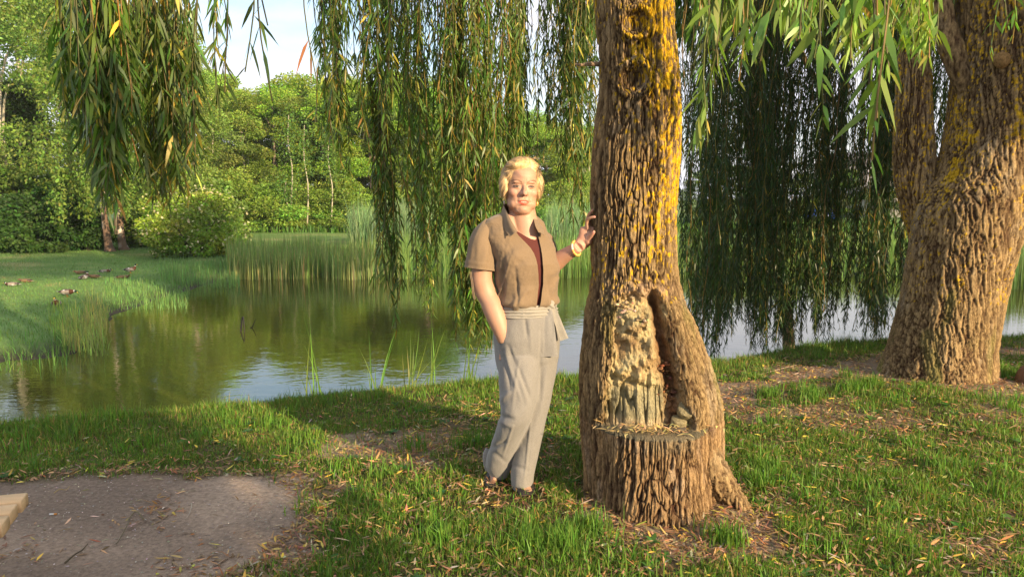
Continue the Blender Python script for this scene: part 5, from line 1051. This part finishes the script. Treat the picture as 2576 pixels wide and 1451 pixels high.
tr.append(leg([(519.5, 352, 3.62), (519.5, 366, 3.60), (518.5, 382, 3.575), (518.0, 398, 3.56), (516.5, 411, 3.55), (514.0, 421, 3.56), (509, 434, 3.60), (504.5, 446, 3.65), (500.5, 456, 3.69), (499, 466, 3.72), (500.5, 475.5, 3.745)],
              [47, 45.5, 42.5, 38.5, 34, 33, 30.5, 28.5, 27.5, 26.5, 16], [.115, .108, .10, .092, .086, .082, .078, .075, .074, .070, .05]))
tr.append(leg([(541, 352, 3.68), (540.5, 368, 3.67), (538.5, 388, 3.66), (536, 406, 3.655), (533, 424, 3.65), (529, 442, 3.65), (525, 460, 3.65), (522.3, 474, 3.645), (522, 487, 3.64)],
              [36, 34, 31, 29, 26, 25, 24.5, 24, 22.5], [.11, .105, .095, .088, .082, .078, .075, .073, .070]))
Vt_, Ft_, Nt_ = remesh([b[0] for b in tr], [b[1] for b in tr], .0050, 5, .5)
px, py = proj(Vt_); f1 = np.zeros(len(Vt_))
def crease(x0, y0, x1, y1, wd, dp):   # valley along an image-space line converted on the front surface of the cloth
    global f1
    ab = np.array([x1 - x0, y1 - y0]); t_ = np.clip(((px - x0) * ab[0] + (py - y0) * ab[1]) / (ab @ ab), 0, 1); d = np.hypot(px - x0 - t_ * ab[0], py - y0 - t_ * ab[1]); f1 += dp * np.exp(-(d / wd) ** 2) * np.sin(np.pi * np.clip(t_ * .9 + .08, 0, 1)) ** .6
fy = Nt_[:, 1] < .25
crease(508, 345, 532, 402, 2.2, -.010); crease(512, 350, 528, 405, 2.0, .007); crease(505, 352, 521, 400, 2.0, .006); crease(503, 350, 511, 392, 1.6, -.006)
crease(525, 318, 527, 336, 1.5, -.009); crease(530, 320, 531, 350, 2.0, .004); crease(541, 330, 540, 400, 1.6, -.006); crease(497, 415, 515, 419, 2.2, -.008); crease(499, 421, 514, 427, 2.4, .006); crease(492, 447, 508, 441, 2.4, -.008); crease(494, 452, 507, 462, 2.2, -.006)
crease(513, 425, 503, 455, 1.2, .006); crease(531, 420, 524, 483, 1.2, .006); crease(546, 400, 533, 450, 3, -.006); crease(514, 465, 527, 470, 2.2, -.005); crease(512, 390, 498, 402, 3, .008); crease(548, 360, 540, 420, 2.5, .005); crease(519, 360, 512, 408, 1.6, .005); crease(545, 352, 557, 342, 1.6, -.005)
f2 = .0045 * vn(Vt_[:, 0] * 11, Vt_[:, 1] * 11, Vt_[:, 2] * 5, 4) + .0028 * fbm(Vt_[:, 0] * 26, Vt_[:, 1] * 26, Vt_[:, 2] * 11, 9, 3)
Vt_ = Vt_ + Nt_ * (f1 * fy + f2)[:, None]
C_T = np.array([.195, .186, .175])
trou = mk('trousers', Vt_, Ft_, M_TROU, PW, np.tile(C_T, (len(Vt_), 1)) * (1 + .06 * fbm(Vt_[:, 0] * 14, Vt_[:, 1] * 14, Vt_[:, 2] * 14, 3))[:, None], True)
# sash: band round the waist, knot, two tails, belt loop
rw = np.linspace(303.5, 313.5, 26); Rg = np.array([ring(a, 499.3 - (a - 303) * .13, 554.8 + (a - 303) * .13, .119, .006, 120, 0, 2.25) for a in rw]); px, py = proj(Rg); c_ = Rg.mean(1, keepdims=True); Rg = Rg + unit(Rg - c_) * (.0035 * np.sin((py - 303) * 2.0 + .5 * np.sin(px * .14) + px * .03) * ss(303.5, 305, py) + .003 * vn(px * .15, py * .5, 0, 3))[..., None]
ac = Acc(); V, F = loft(Rg, False, False); C_B = np.array([.28, .26, .225]); ac.add(V, F, C_B); sash = ac.mk('sash', M_TROU, PW, True)
fr_ = lambda x, y, o=0.: P(x, y, 3.65 - .125 - o)
def strip(pts, w0, w1, nm, col=C_B, n_=26, thick=.003, wave=.004, seed=1):
    p_ = smooth_path(pts, n_); t_ = np.linspace(0, 1, n_)[:, None, None]; s_ = np.linspace(-.5, .5, 9)[None, :, None]; tg = unit(np.gradient(p_, axis=0)); wd = unit(np.cross(tg, np.array([0, -1.0, 0.])))[:, None]; W_ = w0 + (w1 - w0) * t_
    V = p_[:, None] + wd * s_ * W_ + np.array([0, -1., 0]) * (wave * vn(s_ * 3.2 + 5, t_ * 2.4, 0, seed)); ac = Acc(); ac.add(V.reshape(-1, 3), [grid_faces(n_, 9, False)], col); V2 = V + [0, thick, 0]; ac.add(V2.reshape(-1, 3), [grid_faces(n_, 9, False)[:, ::-1]], col)
    for q in (0, 8): e = np.stack([V[:, q], V2[:, q]], 1); ac.add(e.reshape(-1, 3), [grid_faces(n_, 2, False)], col)
    e = np.stack([V[-1], V2[-1]], 1); ac.add(e.reshape(-1, 3), [grid_faces(9, 2, False)], col); return ac.mk(nm, M_TROU, sash, True)
kn = jt(550, 305, 3.575); V, F = ellipsoid(kn, (.022, .016, .024), None, 24, 16); V += unit(V - kn) * (.004 * np.sin(V[:, 2:3] * 260 + V[:, :1] * 200)); mk('knot', V, F, M_TROU, sash, np.tile(C_B, (len(V), 1)), True)
strip([jt(547.5, 308, 3.568), jt(548, 320, 3.545), jt(548.5, 338, 3.54), jt(549, 356, 3.545)], .040, .086, 'sash_tail', C_T * 1.12, seed=2)
strip([jt(552.5, 306, 3.58), jt(556, 316, 3.565), jt(560, 327, 3.56), jt(564.5, 339, 3.56)], .028, .040, 'sash_tail', C_B * .95, seed=3)
strip([jt(546, 306, 3.565), jt(536, 307.5, 3.535), jt(526, 309.5, 3.523), jt(514, 310, 3.53), jt(504, 308, 3.56)], .020, .024, 'sash_fold', C_B * 1.03, seed=4)
strip([jt(521.5, 305.5, 3.522), jt(521.8, 311, 3.518), jt(522.2, 317, 3.517)], .011, .011, 'belt_loop', C_T * 1.1, 10, .003, 0.)
# sandals
M_SHOE = mat_attr('sandal_leather', .45, .4, .001, 120, .1, 40)
def sandal(an, toe, w):
    e = Acc(); an, toe = np.array(an), np.array(toe); d = toe - an; d2 = unit(d * [1, 1, 0]); s = np.cross(d2, UP); t_ = np.linspace(0, 1, 16)[:, None]; an0 = np.array([an[0], an[1], .0]) - d2 * .03; to0 = np.array([toe[0], toe[1], .0]) + d2 * .035
    mid = an0 * (1 - t_) + to0 * t_; hz = .012 + .05 * (1 - t_) ** 1.5; ww = (w * 1.15) * (1 - (np.abs(2 * t_ - 1)) ** 4 * .5); g0 = float(gz(toe[0], toe[1]))
    V = np.stack([mid + s * ww + [0, 0, 1] * (hz + g0), mid - s * ww + [0, 0, 1] * (hz + g0), mid - s * ww * .95 + [0, 0, 1] * (hz * .05 + g0 - .01), mid + s * ww * .95 + [0, 0, 1] * (hz * .05 + g0 - .01)], 1).reshape(-1, 3); e.add(V, [grid_faces(16, 4, True), np.array([[0, 1, 2, 3]]), np.array([[60, 63, 62, 61]])], (.03, .025, .022))
    for f_ in (.0, .55, .85):
        c = an * (1 - f_) + toe * f_ + [0, 0, -.002]; tt = np.linspace(-.3, np.pi + .3, 14); P_ = c + s[None] * (np.cos(tt) * (w * 1.12))[:, None] + np.outer(np.sin(tt), [0, 0, 1]) * (.036 if f_ < .3 else .027 - .008 * f_) + (d2 * -.03 if f_ == 0 else 0)
        V, F = tube(P_, np.stack([np.full(14, .010), np.full(14, .003)], 1), 8); e.add(V, F, (.025, .02, .018))
    return e
sandal(RA + [0, 0, -.02], FR_T, .040).mk('sandal', M_SHOE, PW, True); sandal(FL_A + [0, 0, -.01], FL_T, .040).mk('sandal', M_SHOE, PW, True)
# turned trouser hem flap seen at the back of her raised heel
p_ = smooth_path([jt(488.5, 448.5, 3.72), jt(486.0, 454, 3.72), jt(486.2, 462, 3.725), jt(488.5, 470, 3.735)], 12); V, F = tube(p_, np.stack([np.full(12, .005), np.full(12, .016)], 1), 8); mk('hem', V, F, M_TROU, trou, np.tile(C_T * 1.25, (len(V), 1)), True)
# jewellery
M_GOLD = mat_attr('earring', .25, .6, 0, metallic=.3); M_BEAD = mat_attr('bead', .3, .6, 0, sss=.0)
for s in (-1, 1):
    b = hw((s * .080, -.002, -.048)); e = Acc(); V, F = tube([b + [0, 0, .012], b + [0, 0, -.02]], .0012, 5); e.add(V, F, (.6, .4, .12)); V, F = ellipsoid(b + [0, 0, .0], (.0045, .004, .0065), None, 12, 8); e.add(V, F, (.7, .55, .3)); V, F = ellipsoid(b + [0, 0, -.028], (.0058, .0058, .0115), None, 14, 10); e.add(V, F, (.75, .42, .12) if s > 0 else (.5, .42, .36)); e.mk('earring', M_GOLD, PW, True)
e = Acc(); ax_ = unit(EL - WR); a1 = unit(np.cross(ax_, UP)); a2 = np.cross(ax_, a1); c = WR * .93 + EL * .07
for q in range(22):
    a_ = q / 22 * 2 * np.pi; p_ = c + a1 * math.cos(a_) * .033 + a2 * math.sin(a_) * .033 + ax_ * .008 * math.sin(a_); V, F = ellipsoid(p_, (.0062,) * 3, None, 10, 8); e.add(V, F, [(.62, .62, .5), (.72, .36, .07), (.75, .45, .12)][0 if q % 11 < 3 else 1 + q % 2])
e.mk('bracelet', M_BEAD, PW, True)
# ---------------------------------------------------------------- ducks
M_DUCK = mat_attr('feathers', .8, .25, .003, 90, .3, 60)
def duck(kind, pose, px, py, yaw, label, z=None, s=.74):
    g = G(px, py, -.75); z0 = float(gz(g[0], g[1])); g = G(px, py, z0); z0 = float(gz(g[0], g[1])); e = thing('duck', (g[0], g[1], z0), label, 'duck', 'ducks resting on the left lawn')
    # profile points along the body: x forward, z up, half width, half height
    lift = .09 if pose in ('stand', 'preen') else .0
    if pose == 'stand': spine = [(-.30, .10, .01, .006), (-.23, .10, .035, .02), (-.14, .10, .075, .06), (-.03, .10, .10, .085), (.08, .115, .095, .085), (.15, .15, .06, .065), (.175, .20, .036, .036), (.185, .25, .032, .032), (.205, .285, .036, .036), (.235, .28, .025, .022), (.265, .268, .013, .007), (.292, .262, .011, .004)]
    elif pose == 'sit': spine = [(-.30, .07, .01, .006), (-.23, .065, .04, .02), (-.14, .06, .085, .055), (-.03, .07, .115, .08), (.08, .085, .105, .08), (.15, .12, .065, .062), (.175, .165, .038, .038), (.185, .205, .034, .034), (.205, .235, .037, .036), (.238, .23, .025, .022), (.268, .22, .013, .007), (.292, .215, .011, .004)]
    elif pose == 'low': spine = [(-.30, .055, .01, .006), (-.23, .05, .04, .02), (-.14, .05, .085, .045), (-.03, .055, .11, .065), (.08, .06, .10, .065), (.15, .075, .06, .05), (.185, .095, .036, .034), (.21, .11, .034, .033), (.235, .105, .025, .022), (.265, .095, .013, .007), (.29, .09, .011, .004)]
    else: spine = [(-.30, .12, .01, .006), (-.23, .11, .035, .02), (-.14, .10, .08, .06), (-.03, .10, .10, .085), (.07, .10, .095, .08), (.14, .11, .06, .06), (.19, .12, .036, .036), (.235, .11, .036, .034), (.265, .09, .026, .022), (.285, .065, .013, .007), (.295, .045, .010, .004)]
    sp = np.array(spine) * s; sp[:, 1] += lift * .6 * s; m_ = 44; q = smooth_path(sp, m_); path = np.stack([q[:, 0], 0 * q[:, 0], q[:, 1]], 1); V, F = tube(path, np.stack([np.maximum(q[:, 2], .003), np.maximum(q[:, 3], .003)], 1), 20)
    t_ = np.repeat(np.linspace(0, 1, m_), 20); V[:, 1] *= 1.0; x_, y_, z_ = V[:, 0], V[:, 1], V[:, 2]; ax = np.repeat(path[:, 2], 20)
    head = t_ > .615; bill = t_ > .80 if pose != 'low' else t_ > .78
    if kind == 'drake':
        C = np.tile([.36, .34, .31], (len(V), 1)); C[(z_ > ax + .02 * s) & (t_ < .5)] = [.16, .12, .09]; C[(t_ > .40) & ~head] = [.13, .055, .03]; C[(t_ < .16)] = [.03, .03, .03]; C[(t_ < .1)] = [.36, .36, .34]
        C[(t_ > .60) & (t_ < .635)] = [.75, .75, .72]; C[(t_ >= .635)] = [.012, .05, .03]; C[(np.abs(t_ - .27) < .03) & (np.abs(y_) > .05 * s)] = [.7, .7, .68]
    else:
        C = np.tile([.24, .15, .08], (len(V), 1)) * (1 + .5 * vn(x_ * 70, y_ * 70, z_ * 70, 5))[:, None]; C[head] = [.17, .11, .06]; C[t_ < .08] = [.4, .33, .24]
    C = C * .62; C[bill] = [.35, .30, .05] if kind == 'drake' else [.28, .13, .04]; M = np.array([[math.cos(yaw), -math.sin(yaw), 0], [math.sin(yaw), math.cos(yaw), 0], [0, 0, 1]]); o = np.array([g[0], g[1], z0])
    mk('body', V @ M.T + o, F, M_DUCK, e, C, True)
    for sg in (-1, 1):
        wq = smooth_path([(-.22, sg * .045, .115), (-.12, sg * .085, .115), (0, sg * .098, .11), (.08, sg * .085, .11)], 12) * s; wq[:, 2] += (lift * .6 - (.03 if pose in ('sit', 'low') else 0)) * s; V, F = tube(wq, np.stack([np.linspace(.006, .016, 12), np.linspace(.012, .05, 12)], 1) * s, 12); V[:, 1] = np.sign(sg) * np.abs(V[:, 1])
        cw = np.tile([.26, .22, .19] if kind == 'drake' else [.2, .13, .07], (len(V), 1)); cw[V[:, 0] < -.13 * s] = [.05, .04, .04]; mk('wing', V @ M.T + o, F, M_DUCK, e, cw, True)
        if lift:
            lp = np.array([[-.01, sg * .03, .08], [0, sg * .03, .04], [0, sg * .03, .008], [.05, sg * .035, .004]]) * s; V, F = tube(lp, [.007 * s, .006 * s, .006 * s, .008 * s], 6); mk('leg', V @ M.T + o, F, M_DUCK, e, np.tile([.5, .16, .03], (len(V), 1)), True)
duck('drake', 'low', 12, 285.5, 3.3, 'drake lying low at the far left, cut close to the border')
duck('hen', 'low', 25.5, 282, 3.1, 'duck lying with its head down just right of the leftmost drake')
duck('drake', 'preen', 67.5, 296.5, .15, 'drake standing with its neck bent down, behind the brown-breasted one')
duck('drake', 'sit', 56.5, 305, -1.2, 'drake with a chestnut breast sitting upright, nearest of the ducks')
duck('hen', 'low', 81, 273.5, 3.4, 'mottled brown duck flattened in the pale dry grass')
duck('drake', 'sit', 84, 278.5, 1.4, 'drake seen from behind with white flanks, in the middle of the flock')
duck('hen', 'low', 94, 277.5, 3.0, 'duck dozing beside the one seen from behind')
duck('drake', 'low', 105.5, 272, .1, 'drake stretched out facing right under the birches')
duck('drake', 'stand', 130.5, 273, .2, 'upright drake standing farthest right on the lawn')
duck('hen', 'low', 123, 278.2, .2, 'small dark duck low in the grass below the upright drake')

# twigs poking from the water
def twig(pts, r, label):
    p_ = [G(a, b, WZ) + [0, 0, h] for a, b, h in pts]; e = thing('floating_twig', p_[0], label, 'twig'); q = smooth_path(p_, 14); V, F = tube(q, np.linspace(r, r * .4, 14), 6); mk('stick', V, F, M_FARBARK, e, np.tile([.035, .03, .025], (len(V), 1)), True)
    return e
e = twig([(240.8, 331.5, .0), (243.3, 328.5, .22), (244.4, 331.5, .12), (244.6, 332.5, -.02)], .016, 'small bent black twig sticking out of the pond in a peak')
twig([(250.5, 327.4, 0), (252.5, 327.2, .02), (256, 327.2, .16)], .014, 'thin forked twig lying on the pond right of the bent one')

# ---------------------------------------------------------------- wooden bench end
zb = .45; c0 = G(28, 491.4, zb); c1 = G(2, 524.7, zb); c1 = G(1.5, 526, zb)
M_WOOD = mat_attr('pine_wood', .6, .3, .0008, 60, .22, 14, stretch=(.15, 1, 1))
BN = thing('bench', (c0[0] - .7, (c0[1] + c1[1]) / 2 - .1, 0), 'end of a pale pine slatted bench poking in at the lower left', 'bench')
l0 = GT(0, 1243, zb); dirx = unit((l0 - c0) * [1, 1, 0]); eds = unit((c1 - c0) * [1, 1, 0]); wsl = .082; gap = .017
for q in range(5):
    a = c0 + eds * (q * (wsl + gap)) + dirx * (.0, .006, .003, .005, 0)[q]; L_ = 1.5
    Mx = np.stack([dirx, eds, np.array([0, 0, 1.0])], 1); c_ = a + dirx * L_ / 2 + eds * wsl / 2 - np.array([0, 0, .021]); hx, hy, hz2, bv = L_ / 2, wsl / 2, .021, .004
    prof_ = [(-hy + bv, -hz2), (hy - bv, -hz2), (hy, -hz2 + bv), (hy, hz2 - bv), (hy - bv, hz2), (-hy + bv, hz2), (-hy, hz2 - bv), (-hy, -hz2 + bv)]
    V = np.array([[x_, y_ * k_, z_ * k_] for x_, k_ in ((-hx, .93), (-hx + bv, 1), (hx - bv, 1), (hx, .93)) for y_, z_ in prof_]) @ Mx.T + c_
    F = [grid_faces(4, 8, True), np.arange(8)[None, ::-1], np.arange(8)[None] + 24]
    mk('slat', V, F, M_WOOD, BN, np.tile(np.array([.70, .47, .25]) * random.uniform(.93, 1.05), (32, 1)))
for k in (.25, 1.25):
    for j in (.03, .42):
        b = c0 + dirx * k + eds * j; V, F = box([b[0], b[1], (zb - .042) / 2 - .02], [.03, .03, (zb - .046) / 2 + .02]); mk('leg', V, F, M_WOOD, BN, np.tile([.5, .33, .17], (8, 1)))
# cigarette stub, twigs on the earth
g = GT(172, 1249 + 0, 0) if False else G(49.5, 514, 0); p0 = np.array([g[0], g[1], gz(g[0], g[1]) + .006]); e = thing('cigarette_butt', p0, 'cigarette butt with an orange filter lying on the bare earth', 'cigarette butt')
V, F = tube([p0, p0 + [.020, .002, 0]], .0038, 10); mk('paper', V, F, M_STONE, e, np.tile([.75, .74, .7], (len(V), 1)), True); V, F = tube([p0 + [.0205, .002, 0], p0 + [.032, .003, 0]], .0039, 10); mk('filter', V, F, M_STONE, e, np.tile([.7, .3, .08], (len(V), 1)), True)
def gtwig(pts, r, label, col=(.3, .25, .2)):
    p_ = [G(a, b, 0) for a, b in pts]; p_ = [np.array([p[0], p[1], gz(p[0], p[1]) + .006 + .01 * (i % 2)]) for i, p in enumerate(p_)]; e = thing('twig', p_[0], label, 'twig'); q = smooth_path(p_, 16); V, F = tube(q, np.linspace(r, r * .5, 16), 6); mk('stick', V, F, M_FARBARK, e, np.tile(col, (len(V), 1)), True)
gtwig([(144, 521), (137, 514), (131, 517), (126, 530), (118, 541), (115, 545)], .003, 'long curved grass stalk on the pale earth', (.16, .14, .08))
gtwig([(190, 504), (192, 506), (190, 512), (187, 520)], .003, 'thin pale bent stick on the worn earth near the turf', (.42, .36, .28))
gtwig([(65, 563), (75, 556), (82, 549), (88, 545)], .004, 'bunch-tipped dark twig at the lower left of the worn earth', (.10, .08, .05))
gtwig([(54, 494), (60, 492), (66, 490), (70, 488)], .003, 'thin twig among yellow leaves beside the bench end', (.4, .3, .15))
gtwig([(752, 372), (780, 366), (800, 360)], .004, 'dry stick lying on the path between the two willows', (.35, .27, .18))
gtwig([(862, 476), (880, 470), (892, 472)], .003, 'short dry stick on the sunny turf at the right', (.45, .36, .22))
# brown boulder at the right border
g = G(1022, 386, 0); e = thing('boulder', (g[0] + .12, g[1], 0), 'rounded dull brown stone cut by the right border, behind grass tufts', 'stone'); V, F = ellipsoid((g[0] + .15, g[1] + .05, .03), (.15, .14, .15), None, 30, 20); V += (.02 * fbm(V[:, 0] * 9, V[:, 1] * 9, V[:, 2] * 9, 3))[:, None]; mk('stone', V, F, M_STONE, e, np.tile([.15, .09, .06], (len(V), 1)), True)

# ---------------------------------------------------------------- beyond the pond on the right: grey building and blue car
M_WALL = mat_attr('render_wall', .9, .2, .004, 20, .06, 3); M_PANE = mat_attr('window_glass', .1, .6)
bx_ = P(882, 200, 75); hz_ = P(882, 163, 75)[2]; zg = float(gz(bx_[0], 75)); HB_ = thing('building', (bx_[0], 78, zg), 'pale grey building glimpsed through the fronds left of the right willow', 'building'); wd_ = 5.2
V, F = box([bx_[0] + 1.0, 78, (zg + hz_) / 2], [wd_, 3, (hz_ - zg) / 2]); mk('wall', V, F, M_WALL, HB_, np.tile([.40, .39, .42], (8, 1)))
x0, x1 = bx_[0] + 1 - wd_ - .3, bx_[0] + 1 + wd_ + .3; V = np.array([[x0, 74.7, hz_ - .05], [x1, 74.7, hz_ - .05], [x1, 81.3, hz_ - .05], [x0, 81.3, hz_ - .05], [x0 + .6, 78, hz_ + 1.2], [x1 - .6, 78, hz_ + 1.2]]); mk('roof', V, [np.array([[0, 1, 5, 4], [2, 3, 4, 5], [3, 2, 1, 0]]), np.array([[0, 4, 3], [1, 2, 5]])], M_WALL, HB_, np.tile([.20, .18, .18], (6, 1)))
for q in range(4):
    cx_ = bx_[0] + 1 - wd_ + 1.3 + q * 2.6; V, F = box([cx_, 74.98, zg + 1.9], [.62, .05, .75]); w_ = mk('window', V, F, M_WALL, HB_, np.tile([.7, .7, .72], (8, 1))); V, F = box([cx_, 74.92, zg + 1.9], [.52, .03, .65]); mk('pane', V, F, M_PANE, w_, np.tile([.05, .06, .08], (8, 1)))
cc_ = P(824, 197, 62); zc_ = float(gz(cc_[0], 62)); CR = thing('car', (cc_[0], 62, zc_), 'small blue car parked beyond the pond, a speck between the fronds', 'car')
pf = np.array([(-2.0, .35), (-2.05, .75), (-1.75, .92), (-1.2, .98), (-.75, 1.42), (.55, 1.45), (1.15, 1.0), (1.85, .88), (2.05, .65), (2.05, .35)]); pf = pf * .72; V = np.concatenate([np.stack([pf[:, 0], np.full(10, y_), pf[:, 1]], 1) for y_ in (-.6, .6)]) + [cc_[0], 62, zc_]
i_ = np.arange(10); F = [np.stack([i_, (i_ + 1) % 10, (i_ + 1) % 10 + 10, i_ + 10], 1), i_[None, ::-1], i_[None] + 10]; M_CAR = mat_attr('car_paint', .25, .6); mk('body', V, F, M_CAR, CR, np.tile([.02, .09, .55], (20, 1)))
for y_ in (-.61, .61):
    V = np.array([(-.76, y_, .735), (-.5, y_, .98), (.36, y_, .99), (.7, y_, .735)]) + [cc_[0], 62, zc_]; V = np.concatenate([V, V + [0, .01 * np.sign(y_), 0]]); mk('window', V, [np.array([[4, 5, 6, 7], [0, 3, 2, 1]]), np.array([[0, 1, 5, 4], [1, 2, 6, 5], [2, 3, 7, 6], [3, 0, 4, 7]])], M_PANE, CR, np.tile([.04, .05, .06], (8, 1)))
for x_ in (-.9, .94):
    for y_ in (-.58, .58): p_ = np.array([cc_[0] + x_, 62 + y_, zc_ + .23]); V, F = tube([p_ - [0, .08, 0], p_ + [0, .08, 0]], .23, 18); mk('wheel', V, F, M_STONE, CR, np.tile([.03, .03, .03], (len(V), 1)))

# ---------------------------------------------------------------- evening haze over the pond
m, t, out = material('air'); pv_ = N(t, 'ShaderNodeVolumePrincipled'); pv_.inputs['Color'].default_value = (.95, .95, .85, 1); pv_.inputs['Density'].default_value = 0.0006; pv_.inputs['Anisotropy'].default_value = 0.3
t.links.new(pv_.outputs[0], out.inputs['Volume'])
V, F = box([0, 40, 9.0], [95, 110, 11.5]); hz = mk('haze', V, F, m); tag(hz, 'thin warm evening haze in the air over the pond', 'haze', kind='stuff')
S.cycles.volume_bounces = 0
